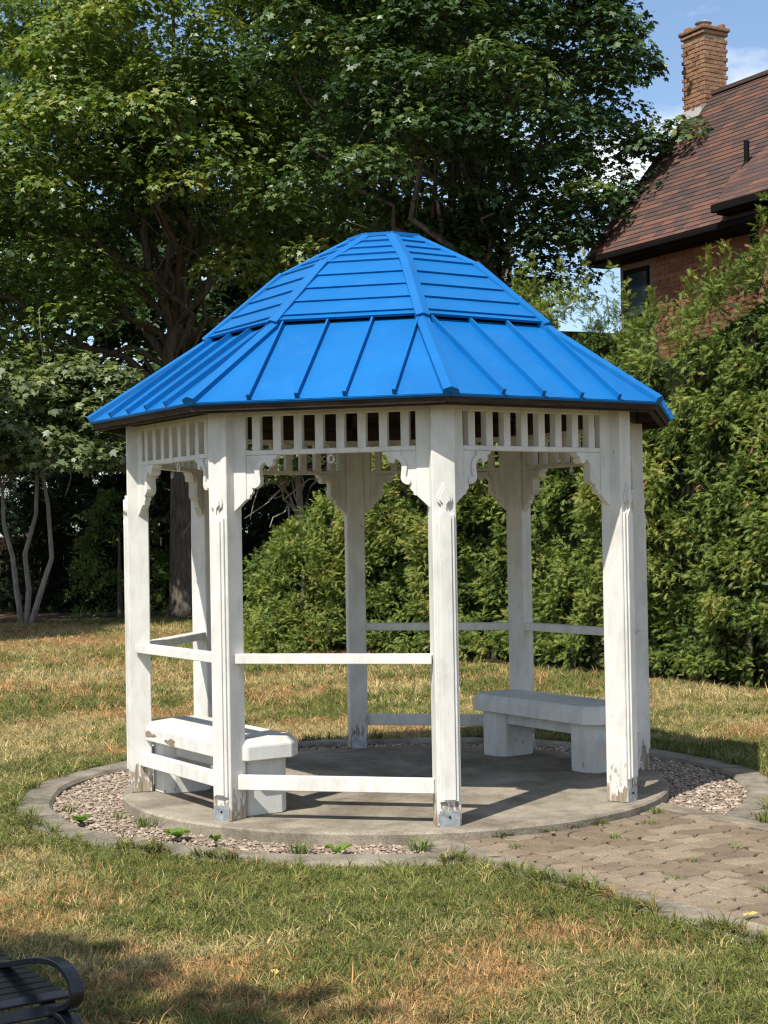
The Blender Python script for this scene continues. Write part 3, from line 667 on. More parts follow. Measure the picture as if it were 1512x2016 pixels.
# bricks of the wall that looks over the hedge (visible storey only); the rest of the face as one joined part
WIN = [(.48, 1.02, 4.4, 5.85), (5.6, 6.5, 3.9, 5.55)]
bl_, bh_, jt = .215, .065, .010
mbs = MB(); nb = 0
mb1 = MB(); mb1.box(0, bl_, -.05, .012, 0, bh_); brick_me = mb1.mesh('brick', M['wallbrick'])
rowz = LAWN + .02; k = 0
while rowz < EZ - .05:
    r_ = .34 - (k % 2) * .11
    while r_ < 9.5:
        if not any(w0 - .08 < r_ + bl_ and r_ < w1 + .08 and z0 - .1 < rowz + bh_ and rowz < z1 + .12 for w0, w1, z0, z1 in WIN):
            if 4.85 < rowz < 5.98 and .2 < r_ < 4.6 and nb < 300:
                o = hch('brick', brick_me, wall); p_ = hp(r_, WQ, rowz); o.location = p_; o.rotation_euler = (0, 0, math.atan2(hr.y, hr.x)); nb += 1
                o.scale = (1, -1, 1)
            else: hbox(mbs, r_, r_ + bl_, WQ - .05, WQ + .012, rowz, rowz + bh_)
        r_ += bl_ + jt
    rowz += bh_ + jt; k += 1
o = hch('brickwork', mbs.mesh('brickwork', M['wallbrick']), wall); o['kind'] = 'stuff'
for (w0, w1, z0, z1) in WIN:
    mb = MB(); hbox(mb, w0, w1, WQ - .02, WQ + .010, z0, z1); wn = hch('window', mb.mesh('window', M['glass']))
    mb = MB()
    for (ra, rb, za, zb) in ((w0 - .05, w0, z0, z1), (w1, w1 + .05, z0, z1), (w0 - .05, w1 + .05, z1, z1 + .07), (w0 - .08, w1 + .08, z0 - .07, z0), (w0, w1, (z0 + z1) / 2 - .025, (z0 + z1) / 2 + .025)): hbox(mb, ra, rb, WQ - .02, WQ + .03, za, zb)
    o = hch('window_frame', mb.mesh('window_frame', M['black']), wn)
# roof planes: deck + shingles
mb = MB()
for sg in (1, -1):
    vv = [hp(0, 0, RZ), hp(HL, 0, RZ), hp(HL, sg * EQ, EZ), hp(0, sg * EQ, EZ)]; lo = [v_ - Vector((0, 0, .10)) for v_ in vv]
    mb.add(vv + lo, [(0, 1, 2, 3), (7, 6, 5, 4), (0, 4, 5, 1), (1, 5, 6, 2), (2, 6, 7, 3), (3, 7, 4, 0)])
hroof = hch('roof', mb.mesh('roof', M['black']))
SL = math.hypot(EQ, RZ - EZ); ct, st = EQ / SL, (RZ - EZ) / SL
Rm = Matrix((( hr.x, hq.x * ct, hq.x * st), (hr.y, hq.y * ct, hq.y * st), (0, -st, ct)))   # columns: along ridge, down slope, normal
Rm4 = Rm.to_4x4()
expo = .115
shm = []
for wv in (.24, .30, .36):
    mb1 = MB(); tl = .012
    mb1.add([(0, 0, .002), (wv, 0, .002), (wv, expo + .03, .016), (0, expo + .03, .016), (0, 0, -.004), (wv, 0, -.004), (wv, expo + .03, .004), (0, expo + .03, .004)], [(0, 1, 2, 3), (7, 6, 5, 4), (0, 4, 5, 1), (1, 5, 6, 2), (2, 6, 7, 3), (3, 7, 4, 0)])
    shm.append((wv, mb1.mesh('shingle', M['shingle'])))
rows = int(SL / expo); sh = []
for j in range(rows + 1):
    s_ = -random.random() * .3
    while s_ < HL:
        wv, me = random.choice(shm); sh.append((s_, j * expo, wv, me)); s_ += wv
def visible(s_, d_): return .0 < s_ < 5.2
near = sorted([x for x in sh if visible(x[0], x[1]) and 0.25 < x[1] < SL - .2], key=lambda x: -x[0])[:300]
nset = set(id(x) for x in near); bulk = MB()
for x in sh:
    s_, d_, wv, me = x
    base = hp(max(s_, -.02), 0, RZ) + Rm @ Vector((0, d_, .006))
    if id(x) in nset:
        o = hch('shingle', me, hroof); o.matrix_basis = Matrix.Translation(base) @ Rm4
    else:
        wv2 = min(wv, HL - s_); dd = min(expo + .03, SL - d_ + .03)
        bulk.add([base + Rm @ Vector(p_) for p_ in ((0, 0, .002), (wv2, 0, .002), (wv2, dd, .016), (0, dd, .016), (0, dd, .002), (wv2, dd, .002))], [(0, 1, 2, 3), (3, 2, 5, 4)])
o = hch('shingles', bulk.mesh('shingles', M['shingle']), hroof); o['kind'] = 'stuff'
mb = MB(); hbox(mb, -.03, HL, -.11, .11, RZ - .05, RZ + .014); hch('ridge_cap', mb.mesh('ridge_cap', M['shingle']), hroof)
mb = MB(); hbox(mb, -.05, HL, EQ - .02, EQ + .07, EZ - .13, EZ - .03); hch('gutter', mb.mesh('gutter', M['black'], .02))
mb = MB(); hbox(mb, -.02, HL, WQ - .02, EQ - .02, EZ - .16, EZ - .12); hch('soffit', mb.mesh('soffit', M['black']))
# chimney: mortar core, bricks, corbel, flue pot, flashing
CR0, CR1, CQ0, CQ1, CZ = -.10, .44, -.26, .24, 10.15
mb = MB(); hbox(mb, CR0 + .012, CR1 - .012, CQ0 + .012, CQ1 - .012, 8.4, CZ); chim = hch('chimney', mb.mesh('chimney', M['mortar']), hroof)
def bmesh_at(ln_): mb1 = MB(); mb1.box(0, ln_, -.05, .006, 0, .062); return mb1.mesh('brick', M['brick'], .004)
bm_h, bm_s = bmesh_at(.205), bmesh_at(.098)
hz = math.atan2(hr.y, hr.x)
z_ = 8.50; k = 0
while z_ < CZ - .05:
    for (o0, rot, ln_) in ((hp(CR0, CQ1, 0), hz, CR1 - CR0), (hp(CR1, CQ1, 0), math.atan2(-hq.y, -hq.x), CQ1 - CQ0), (hp(CR1, CQ0, 0), hz + math.pi, CR1 - CR0), (hp(CR0, CQ0, 0), math.atan2(hq.y, hq.x), CQ1 - CQ0)):
        p_ = 0.0; d = Vector((math.cos(rot), math.sin(rot), 0)); first = k % 2
        while p_ < ln_ - .06:
            short = first or (ln_ - p_ < .2); first = 0
            me = bm_s if short else bm_h; l_ = .098 if short else .205
            o = hch('brick', me, chim); q_ = o0 + d * p_; jig = random.uniform(-.004, .006)
            nrm = Vector((d.y, -d.x, 0))
            # outward normal is to the right of travel
            o.matrix_basis = Matrix.Translation((q_.x + nrm.x * jig, q_.y + nrm.y * jig, z_)) @ Matrix.Rotation(rot, 4, 'Z') @ Matrix.Diagonal((1, -1, 1, 1))
            p_ += l_ + .015
    z_ += .0765; k += 1
for dz, g_ in ((0, .035), (.075, .06)):
    mb = MB(); hbox(mb, CR0 - g_, CR1 + g_, CQ0 - g_, CQ1 + g_, CZ + dz, CZ + dz + .07); hch('corbel', mb.mesh('corbel', M['brick'], .015), chim)
for r_, q_ in ((CR0 + .02, CQ1 - .1), (CR1 - .12, CQ0 + .02), (CR0 + .2, CQ0 + .03)):
    mb = MB(); hbox(mb, r_, r_ + .15, q_, q_ + .10, CZ + .146, CZ + .215); hch('loose_brick', mb.mesh('loose_brick', M['brick'], .012), chim)
mb = MB(); c0 = hp(.17, 0, 0); mb.tube([(c0.x, c0.y, CZ + .14), (c0.x, c0.y, CZ + .27), (c0.x, c0.y, CZ + .275), (c0.x, c0.y, CZ + .30)], [.12, .11, .15, .14], 14); hch('flue_pot', mb.mesh('flue_pot', M['flash']), chim)
mb = MB(); zf = RZ - CQ1 * sl_; mb.add([hp(CR0 - .03, CQ1 + .008, zf + .05), hp(CR1 + .02, CQ1 + .008, zf + .05), hp(CR1 + .02, CQ1 + .008 + .16, zf - .16 * sl_ + .03), hp(CR0 - .03, CQ1 + .008 + .16, zf - .16 * sl_ + .03), hp(CR0 - .03, CQ1 + .006, zf - .05), hp(CR1 + .02, CQ1 + .006, zf - .05)], [(0, 1, 2, 3), (0, 4, 5, 1)])
hch('flashing', mb.mesh('flashing', M['flash']), chim)
mb = MB(); vv = []
for q_ in (CQ1 + .10, CQ0): zz = RZ - abs(q_) * sl_; vv += [hp(CR1 + .012, q_, zz + .16), hp(CR1 + .012, q_, zz - .02), hp(CR1 + .09, q_, zz + .03)]
mb.add(vv, [(0, 3, 4, 1), (1, 4, 5, 2)]); hch('flashing', mb.mesh('flashing', M['flash']), chim)
# vent pipe
pr, pq = 3.0, 1.72; pb_ = hp(pr, pq, RZ - pq * sl_); mb = MB(); mb.tube([pb_ - Vector((0, 0, .1)), pb_ + Vector((0, 0, .42))], [.042, .042], 10); mb.tube([pb_ - Vector((0, 0, .02)), pb_ + Vector((0, 0, .10))], [.11, .045], 10); hch('vent_pipe', mb.mesh('vent_pipe', M['black']), hroof)
# cross wing on the right: shallower roof with its own eave
W0, WQ2, WZ = 3.40, 2.70, 6.40
mb = MB(); hbox(mb, W0 + .45, HL, WQ - .3, WQ2 - .36, LAWN, WZ - .05); hch('wing_wall', mb.mesh('wing_wall', M['wallbrick']))
mb = MB(); wv = [(W0, WQ2, WZ), (HL, WQ2, WZ), (HL, 1.1, RZ - 1.1 * sl_ + .05), (3.72, 1.1, RZ - 1.1 * sl_ + .05), (3.37, 1.64, RZ - 1.64 * sl_ + .05), (3.08, 2.12, RZ - 2.12 * sl_ + .05)]
vv = [hp(*q_) for q_ in wv]; lo = [v_ - Vector((0, 0, .10)) for v_ in vv]
mb.add(vv + lo, [tuple(range(6)), tuple(range(6, 12))[::-1]] + [(i, (i + 1) % 6, 6 + (i + 1) % 6, 6 + i) for i in range(6)]); hch('wing_roof', mb.mesh('wing_roof', M['shingle']))
bulk = MB(); nr_ = 17; wl = lambda q_: float(np.interp(q_, [1.1, 1.64, 2.12, 2.70], [3.72, 3.37, 3.08, 3.40])); zt_ = RZ - 1.1 * sl_ + .05
for j in range(nr_):
    qa, qb = WQ2 - (WQ2 - 1.1) * j / nr_, WQ2 - (WQ2 - 1.1) * (j + 1) / nr_; za, zb = WZ + (zt_ - WZ) * j / nr_, WZ + (zt_ - WZ) * (j + 1) / nr_; s_ = wl(qb) + .02
    if j == 0: qa += .02
    while s_ < HL:
        e2 = min(s_ + random.choice((.24, .30, .36)), HL)
        bulk.add([hp(s_, qa, za + .018), hp(e2, qa, za + .018), hp(e2, qb, zb + .006), hp(s_, qb, zb + .006), hp(s_, qa, za + .002), hp(e2, qa, za + .002)], [(0, 1, 2, 3), (4, 5, 1, 0)]); s_ = e2
o = hch('wing_shingles', bulk.mesh('wing_shingles', M['shingle'])); o['kind'] = 'stuff'
mb = MB(); hbox(mb, W0 - .06, HL, WQ2 - .01, WQ2 + .08, WZ - .13, WZ - .01); hch('wing_gutter', mb.mesh('wing_gutter', M['black'], .01))
mb = MB(); hbox(mb, W0 - .02, HL, 2.0, WQ2 - .01, WZ - .16, WZ - .11); hch('wing_soffit', mb.mesh('wing_soffit', M['black']))
mb = MB(); hbox(mb, W0 + .30, W0 + .47, WQ2 - .52, WQ2 - .35, EZ - .6, WZ - .165); hch('corner_post', mb.mesh('corner_post', M['black']))

# ================================================================== FENCE at the far left
fe = empty('board_fence', (-8, 30.5, LAWN)); tag(fe, 'dark brown board fence in deep shade behind the trees', 'fence')
mb1 = MB(); mb1.box(-.07, .07, -.01, .01, 0, 1.85); pk = mb1.mesh('plank', M['fence'])
for k in range(110): o = mesh_obj('plank', pk, None, fe, (-7 + k * .15, random.uniform(-.006, .006), random.uniform(-.02, .02)))
for z_ in (.4, 1.45): mb = MB(); mb.box(-7.1, 9.5, .012, .05, z_, z_ + .09); mesh_obj('fence_rail', mb.mesh('fence_rail', M['fence']), None, fe)
mb = MB(); mb.box(-.25, .25, -.15, .15, 0, .10); mb.box(-.16, .16, -.08, .08, .10, .13)
tag(mesh_obj('storage_box', mb.mesh('storage_box', M['teal'], .02), None, None, (-8.95, 23.6, LAWN + .006)), 'small turquoise box on the ground at the left edge', 'box')

# ================================================================== TREES
LEAF = np.array([(0, 0), (.50, .06), (.30, .30), (.56, .56), (.20, .58), (0, 1.0), (-.20, .58), (-.56, .56), (-.30, .30), (-.50, .06)])
LZ = np.array([0, -.10, 0, -.12, -.02, -.14, -.02, -.12, 0, -.10])
def leaves(pos, nrm, tip, size, rs):
    """pos (n,3) -> polygons (n,12,3)"""
    nrm = norm(nrm); tip = tip - nrm * (tip * nrm).sum(-1, keepdims=True); tip = norm(tip); sd = np.cross(tip, nrm)
    return pos[:, None] + size[:, None, None] * (sd[:, None] * LEAF[None, :, 0:1] + tip[:, None] * (LEAF[None, :, 1:2] - .1) + nrm[:, None] * LZ[None, :, None])
def cluster_leaves(C_, Rc_, per, rs, size, tone, flat=.6):
    """C_ (m,3) centres, Rc_ (m,), out (m,3) outward dirs; returns leaf polys and values"""
    m_ = len(C_); cid = np.repeat(np.arange(m_), per); n = len(cid)
    d = norm(rs.normal(size=(n, 3))); d[:, 2] = np.abs(d[:, 2]) * 1.1 - .16; d = norm(d)
    rad = Rc_[cid] * (0.62 + .42 * rs.random(n) ** .5) * (.82 + .36 * rs.random(m_ * 7)[(cid * 7 + ((np.arctan2(d[:, 1], d[:, 0]) + 3.15) / 6.31 * 7).astype(int))])
    pos = C_[cid] + d * rad[:, None] * np.array([1, 1, flat])
    nrm = d * .55 + np.array([0, 0, .75]) + rs.normal(size=(n, 3)) * .38
    tip = d * np.array([1, 1, .2]) + np.array([0, 0, -.55]) + rs.normal(size=(n, 3)) * .45
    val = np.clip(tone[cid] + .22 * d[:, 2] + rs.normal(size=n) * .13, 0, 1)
    return leaves(pos, nrm, tip, size * (.5 + .8 * rs.random(n)), rs), val
def limbs(mb, a, b, r0_, r1_, n=6, sag=.0, rs=None):
    a, b = Vector(a), Vector(b); pts = []; rad = []
    j = [Vector(rs.normal(size=3) * (b - a).length * .035) for _ in range(n + 1)]
    for i in range(n + 1):
        t_ = i / n; p_ = a.lerp(b, t_) + j[i] * (0 if i == 0 else 1) + Vector((0, 0, sag * math.sin(math.pi * t_))); pts.append(p_); rad.append(r0_ + (r1_ - r0_) * t_)
    mb.tube(pts, rad, 7); return pts
def maple(label, base, trunk_h, lumps, ncl, per, size, mat, seed, tr=.28, extra=None, nlimb=22, group='maple trees', bark='bark', back=None, rc=(.45, .85), top_tone=.55, forks=None):
    rs = np.random.default_rng(seed)
    t = empty('maple_tree', base); tag(t, label, 'tree', group)
    b = Vector(base); lum = np.array(lumps, float)                    # rows: x,y,z,rx,ry,rz
    area = (lum[:, 3] * lum[:, 5]) ** 1.0; pr = area / area.sum()
    k = rs.choice(len(lum), ncl, p=pr)
    d = norm(rs.normal(size=(ncl, 3))); low = d[:, 2] < -.45; d[low, 2] *= -.6; d = norm(d)
    sh_ = .70 + .34 * rs.random(ncl) ** .7
    C_ = lum[k, :3] + d * lum[k, 3:] * sh_[:, None]
    # drop clusters that are buried deep in another lump
    inside = np.zeros(ncl, bool)
    for L_ in lum: inside |= (((C_ - L_[:3]) / L_[3:]) ** 2).sum(1) < .30
    keep = ~inside | (rs.random(ncl) < .45)
    if back is not None: keep &= (C_[:, 1] < back) | (rs.random(ncl) < .35)
    C_ = C_[keep]; sh_ = sh_[keep]
    if extra is not None: C_ = np.concatenate([C_, np.array(extra, float)])
    m_ = len(C_); Rc_ = rc[0] + (rc[1] - rc[0]) * rs.random(m_)
    tone = np.clip(top_tone + rs.normal(size=m_) * .16, .1, .9)
    V_, val = cluster_leaves(C_, Rc_, per, rs, size, tone)
    me = poly_mesh('crown', V_ - np.array(base), 10, val, mat)
    mesh_obj('crown', me, None, t)
    mb = MB(); topc = Vector(lum[:, :3].mean(0)); fork = b + Vector((0, 0, trunk_h))
    if forks:
        for q_, f_ in enumerate(forks): limbs(mb, (.07 * (q_ - 1), 0, -.1), Vector(f_) - b, tr, tr * .5, 4, 0, rs)
    else:
        mb.tube([(0, 0, -.1), (0, 0, .25), (0, .03, trunk_h * .5), (.05, 0, trunk_h)], [tr * 1.45, tr * 1.1, tr * .95, tr * .85], 12)
    mesh_obj('trunk', mb.mesh('trunk', M[bark], 0, True), None, t)
    idx = rs.permutation(m_)[:nlimb]
    for q_, i in enumerate(idx):
        mb = MB(); st_ = fork - b if not forks else Vector(forks[q_ % len(forks)]) - b
        en = Vector(C_[i]) - b
        st2 = st_.lerp(topc - b, .55 * rs.random()) if not forks else st_
        pts = limbs(mb, st2, en, tr * (.18 + .22 * rs.random()), .014, 8, .25, rs)
        for _ in range(4):
            p_ = pts[rs.integers(3, 9)]; e2 = p_ + Vector(rs.normal(size=3) * .7); limbs(mb, p_, e2, .018, .006, 3, 0, rs)
        mesh_obj('limb', mb.mesh('limb', M[bark], 0, True), None, t)
    if not forks:
        mb = MB(); limbs(mb, fork - b, topc - b + Vector((0, 0, 2.0)), tr * .8, .05, 8, 0, rs); mesh_obj('limb', mb.mesh('limb', M[bark], 0, True), None, t)
    return t

# big maple on the left, crown hanging forward over the lawn's far edge
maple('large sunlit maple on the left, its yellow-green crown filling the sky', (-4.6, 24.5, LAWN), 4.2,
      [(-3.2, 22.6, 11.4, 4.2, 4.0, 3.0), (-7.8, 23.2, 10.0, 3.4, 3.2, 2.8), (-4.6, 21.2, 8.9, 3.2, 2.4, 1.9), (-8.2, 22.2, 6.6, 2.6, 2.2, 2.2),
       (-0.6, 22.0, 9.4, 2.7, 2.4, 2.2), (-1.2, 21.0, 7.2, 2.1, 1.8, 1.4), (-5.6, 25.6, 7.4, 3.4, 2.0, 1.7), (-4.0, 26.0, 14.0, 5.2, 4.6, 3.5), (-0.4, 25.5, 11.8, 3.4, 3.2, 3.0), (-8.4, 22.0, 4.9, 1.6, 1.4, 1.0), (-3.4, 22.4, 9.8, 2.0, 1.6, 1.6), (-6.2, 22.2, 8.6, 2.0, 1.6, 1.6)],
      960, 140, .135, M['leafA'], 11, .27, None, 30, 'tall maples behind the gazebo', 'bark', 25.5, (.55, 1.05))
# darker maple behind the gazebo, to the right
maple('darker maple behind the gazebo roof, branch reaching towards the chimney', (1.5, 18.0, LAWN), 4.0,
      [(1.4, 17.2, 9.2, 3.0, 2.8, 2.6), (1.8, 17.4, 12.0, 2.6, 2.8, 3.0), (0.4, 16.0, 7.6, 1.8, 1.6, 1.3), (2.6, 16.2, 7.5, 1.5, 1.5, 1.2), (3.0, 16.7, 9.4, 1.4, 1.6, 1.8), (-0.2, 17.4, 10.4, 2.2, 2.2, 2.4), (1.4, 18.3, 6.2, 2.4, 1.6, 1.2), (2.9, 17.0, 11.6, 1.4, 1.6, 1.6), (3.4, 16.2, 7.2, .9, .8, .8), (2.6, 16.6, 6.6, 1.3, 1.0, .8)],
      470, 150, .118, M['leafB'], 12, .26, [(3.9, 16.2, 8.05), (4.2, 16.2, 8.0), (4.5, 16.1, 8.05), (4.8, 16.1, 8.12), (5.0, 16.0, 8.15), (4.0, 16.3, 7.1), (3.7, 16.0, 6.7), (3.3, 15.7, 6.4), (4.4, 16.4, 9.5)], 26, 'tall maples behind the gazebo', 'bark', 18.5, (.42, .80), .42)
# young multi-stemmed maple lower left
maple('young maple with two pale slender stems at the far left', (-7.45, 21.8, LAWN), 2.0,
      [(-7.0, 20.0, 3.9, 1.5, 1.1, 1.0), (-5.95, 19.9, 3.3, .9, .9, .8), (-8.1, 20.2, 3.0, 1.0, .9, .8), (-5.7, 20.0, 4.3, .8, .8, .7)],
      135, 74, .15, M['leafC'], 13, .068, None, 10, None, 'pale_bark', None, (.35, .6), .6, [(-7.95, 21.6, 2.7), (-7.3, 21.6, 3.0), (-6.9, 21.5, 3.2)])
# shaded trees further back
maple('shaded broadleaf tree far back beyond the fence on the left', (-9.5, 34.0, LAWN), 2.5,
      [(-9.5, 33.2, 3.0, 4.5, 1.8, 3.2), (-5.0, 33.2, 3.0, 4.0, 1.8, 3.4), (-9.5, 34, 7.5, 5.0, 2.6, 3.4), (-4.0, 35, 8.2, 4.5, 2.6, 3.4), (-11, 36, 12, 6, 3, 4), (-6.5, 32.8, 6.4, 3.5, 1.5, 2.6)], 560, 56, .34, M['leafB'], 14, .30, None, 14, 'trees beyond the fence', 'bark', 35, (.8, 1.3), .2)
maple('shaded broadleaf tree far back behind the middle of the gazebo', (0.5, 31.0, LAWN), 2.5,
      [(-1.6, 32, 2.6, 3.0, 1.8, 3.0), (1.6, 30, 3.2, 3.0, 1.8, 3.2), (-0.4, 32, 7.4, 4.2, 2.4, 3.0), (0.5, 33, 12.0, 4.6, 2.6, 3.5)], 340, 56, .32, M['leafB'], 15, .28, None, 14, 'trees beyond the fence', 'bark', 33, (.8, 1.2), .22)
# low maple branch seen through the gazebo
maple('small maple seen through the gazebo above the low hedge end', (-1.5, 16.6, LAWN), 1.6,
      [(-1.2, 16.0, 2.75, .9, .8, .45), (-1.9, 16.4, 3.0, .7, .7, .6)], 30, 80, .125, M['leafC'], 16, .07, None, 6, None, 'pale_bark', None, (.3, .5), .5)
# trees outside the view whose shade falls into it
maple('maple standing beside the viewer, shading the near lawn', (-5.7, -10.9, LAWN), 3.0,
      [(-4.45, -9.75, 6.2, 1.9, 1.7, 1.2), (-5.6, -10.6, 7.2, 2.2, 2.2, 1.5)], 80, 60, .17, M['leafA'], 17, .22, None, 10, None, 'bark', None, (.4, .7), .5)
maple('broad maple left of the view, shading the far left lawn', (-13.0, 14.0, LAWN), 4.0,
      [(-12.8, 14.2, 8.5, 3.6, 3.4, 3.0), (-12.2, 16.0, 8.0, 2.8, 2.6, 2.4), (-12.2, 12.8, 10.5, 3.0, 3.0, 2.4)], 230, 60, .24, M['leafA'], 18, .30, None, 12, None, 'bark', None, (.7, 1.0), .5)

# bare conifer between maple and house
rs = np.random.default_rng(5); t = empty('bare_spruce', (3.0, 27.5, LAWN)); tag(t, 'thin bare-trunked spruce between the dark maple and the house', 'tree')
mb = MB(); mb.tube([(0, 0, -.1), (0, 0, 5), (.05, 0, 11)], [.16, .12, .03], 8); mesh_obj('trunk', mb.mesh('trunk', M['pale_bark'], 0, True), None, t)
mb = MB()
for k in range(60):
    z_ = 3.4 + 7 * rs.random(); a = rs.random() * 6.28; l_ = (.5 + .7 * rs.random()) * (1.1 - z_ / 14); limbs(mb, (0, 0, z_), (l_ * math.cos(a), l_ * math.sin(a), z_ - .12), .018, .005, 3, 0, rs)
mesh_obj('branches', mb.mesh('branches', M['pale_bark']), None, t)

# ================================================================== CEDARS
SPR = []
def leaflet(bx_, by_, ang, ln_, wd):
    c_, s_ = math.cos(ang), math.sin(ang); return [(bx_ - s_ * wd, by_ + c_ * wd), (bx_ + c_ * ln_, by_ + s_ * ln_), (bx_ + s_ * wd, by_ - c_ * wd)]
for x, an, l_ in ((.10, .75, .42), (.22, -.62, .55), (.38, .55, .50), (.50, -.7, .36), (.62, .6, .34), (.72, -.45, .30)): SPR += [leaflet(x, 0, an, l_, .058)]
SPR += [leaflet(.0, 0, .03, 1.05, .05)]
SPR = np.array(SPR)               # (9,4,2)
def sprays(pos, dirv, nrm, size, val):
    n = len(pos); dirv = norm(dirv); nrm = nrm - dirv * (nrm * dirv).sum(-1, keepdims=True); nrm = norm(nrm); sd = np.cross(nrm, dirv)
    S = SPR.reshape(-1, 2); V_ = pos[:, None] + size[:, None, None] * (dirv[:, None] * S[None, :, 0:1] + sd[:, None] * S[None, :, 1:2] - nrm[:, None] * (.40 * S[None, :, 0:1] ** 2 + .35 * S[None, :, 1:2] ** 2))
    return V_.reshape(n * len(SPR), 3, 3), np.repeat(val, len(SPR))
def clumps(C_, out, per, rs, rad, size, tone):
    m_ = len(C_); cid = np.repeat(np.arange(m_), per); n = len(cid)
    d = norm(rs.normal(size=(n, 3)) * .75 + out[cid] * .9 + np.array([0, 0, .15]))
    pos = C_[cid] + d * (rad[cid] * (.35 + .65 * rs.random(n)))[:, None]
    dr = d * .6 + out[cid] * .55 + np.array([0, 0, .10]) + rs.normal(size=(n, 3)) * .62
    nm = np.array([0, 0, .8]) + out[cid] * .5 + rs.normal(size=(n, 3)) * .55
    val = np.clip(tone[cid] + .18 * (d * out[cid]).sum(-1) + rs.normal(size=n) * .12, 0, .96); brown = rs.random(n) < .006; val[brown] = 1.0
    return sprays(pos, dr, nm, size * (.65 + .6 * rs.random(n)), val)
rs = np.random.default_rng(21)
HP = np.array([(-2.05, 12.9), (-.5, 12.4), (.55, 11.1), (1.78, 9.4), (2.93, 7.62), (3.9, 6.10), (5.6, 3.4)])
HH = [(-2.05, 1.2), (-1.5, 1.75), (-.9, 2.2), (-.5, 3.0), (.4, 3.6), (1.0, 4.6), (1.6, 4.75), (2.2, 4.6), (2.5, 4.2), (2.72, 3.85), (2.95, 4.2), (3.5, 4.4), (3.9, 4.75), (4.4, 5.1), (5.6, 5.3)]
sg = np.hypot(*np.diff(HP, axis=0).T); cum = np.r_[0, np.cumsum(sg)]
def hpath(u):
    x = np.interp(u, cum, HP[:, 0]); y = np.interp(u, cum, HP[:, 1]); i = np.clip(np.searchsorted(cum, u, side='right') - 1, 0, len(sg) - 1)
    d = np.diff(HP, axis=0)[i]; d = d / np.linalg.norm(d, axis=-1, keepdims=True); return x, y, np.stack([d[:, 1], -d[:, 0]], -1)   # front normal
hx_, hh_ = np.array(HH).T
hedge = empty('cedar_hedge', (1.8, 9.6, LAWN)); tag(hedge, 'tall dense green cedar hedge running behind the gazebo to the right', 'hedge')
hb = np.array([1.8, 9.6, LAWN])
def hedge_part(n, inset, per, size, tone0):
    u = rs.random(n) * cum[-1]; x, y, nr = hpath(u); nr = -nr if nr[:, 1].mean() > 0 else nr
    top = np.interp(x, hx_, hh_); zf = rs.random(n); z_ = LAWN + .12 + zf * (top - .1)
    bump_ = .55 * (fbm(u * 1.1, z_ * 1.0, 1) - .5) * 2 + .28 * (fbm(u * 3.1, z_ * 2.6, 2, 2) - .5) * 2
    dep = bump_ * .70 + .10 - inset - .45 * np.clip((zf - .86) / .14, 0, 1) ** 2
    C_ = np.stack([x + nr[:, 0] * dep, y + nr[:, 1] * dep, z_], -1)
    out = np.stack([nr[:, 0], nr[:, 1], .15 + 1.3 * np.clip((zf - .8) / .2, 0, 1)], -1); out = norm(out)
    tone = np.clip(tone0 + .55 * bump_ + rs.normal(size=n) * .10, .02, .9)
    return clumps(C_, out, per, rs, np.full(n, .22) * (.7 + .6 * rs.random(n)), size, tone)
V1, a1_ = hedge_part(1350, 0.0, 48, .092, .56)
V2, a2_ = hedge_part(500, .35, 16, .14, .22)  # deeper layer, its tone lowered to paint the shade inside the hedge
# leaders rising above the top
ul = np.array([4.2, 4.75, 5.1, 5.35, 5.9, 6.3, 6.75, 7.0, 7.45, 7.9, 8.3, 8.65, 9.1, 9.6, 10.1, 10.8]); x, y, nr = hpath(ul); nr = -nr if nr[:, 1].mean() > 0 else nr
Cl, tl_, rl_ = [], [], []
for i in range(len(ul)):
    top = np.interp(x[i], hx_, hh_); hgt = .25 + .42 * rs.random(); lx, ly = rs.normal(size=2) * .06
    for k in range(7):
        f = k / 6; Cl.append((x[i] - nr[i, 0] * .25 + lx * f, y[i] - nr[i, 1] * .25 + ly * f, LAWN + top - .35 + (hgt + .35) * f)); rl_.append(.24 * (1 - f) + .045); tl_.append(.5 + .25 * f)
V3, a3_ = clumps(np.array(Cl), np.tile(np.array([[0, 0, 1.0]]), (len(Cl), 1)), 16, rs, np.array(rl_), .09, np.array(tl_))
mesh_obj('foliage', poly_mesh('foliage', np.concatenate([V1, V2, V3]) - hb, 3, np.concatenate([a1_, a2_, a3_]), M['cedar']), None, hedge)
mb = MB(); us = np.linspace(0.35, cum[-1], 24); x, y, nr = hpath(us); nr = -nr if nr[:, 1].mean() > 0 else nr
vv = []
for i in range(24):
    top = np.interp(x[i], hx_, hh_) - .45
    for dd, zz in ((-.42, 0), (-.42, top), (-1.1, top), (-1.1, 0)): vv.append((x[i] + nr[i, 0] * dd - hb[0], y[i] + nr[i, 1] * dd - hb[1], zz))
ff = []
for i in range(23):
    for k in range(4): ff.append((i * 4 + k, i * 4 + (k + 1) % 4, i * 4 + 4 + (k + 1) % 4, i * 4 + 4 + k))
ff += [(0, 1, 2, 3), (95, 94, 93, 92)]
mb.add(vv, ff); mesh_obj('dark_core_box', mb.mesh('dark_core_box', M['core']), None, hedge)  # added opaque dark box, stops view and light passing through the sprays
for u in np.arange(.5, 11.5, .75):
    x, y, nr = hpath(np.array([u])); nr = -nr if nr[0, 1] > 0 else nr
    mb = MB(); px, py = x[0] - nr[0, 0] * .33 - hb[0], y[0] - nr[0, 1] * .33 - hb[1]; mb.tube([(px, py, 0), (px + .02, py, .6)], [.05, .04], 7); mesh_obj('trunk', mb.mesh('trunk', M['bark']), None, hedge)
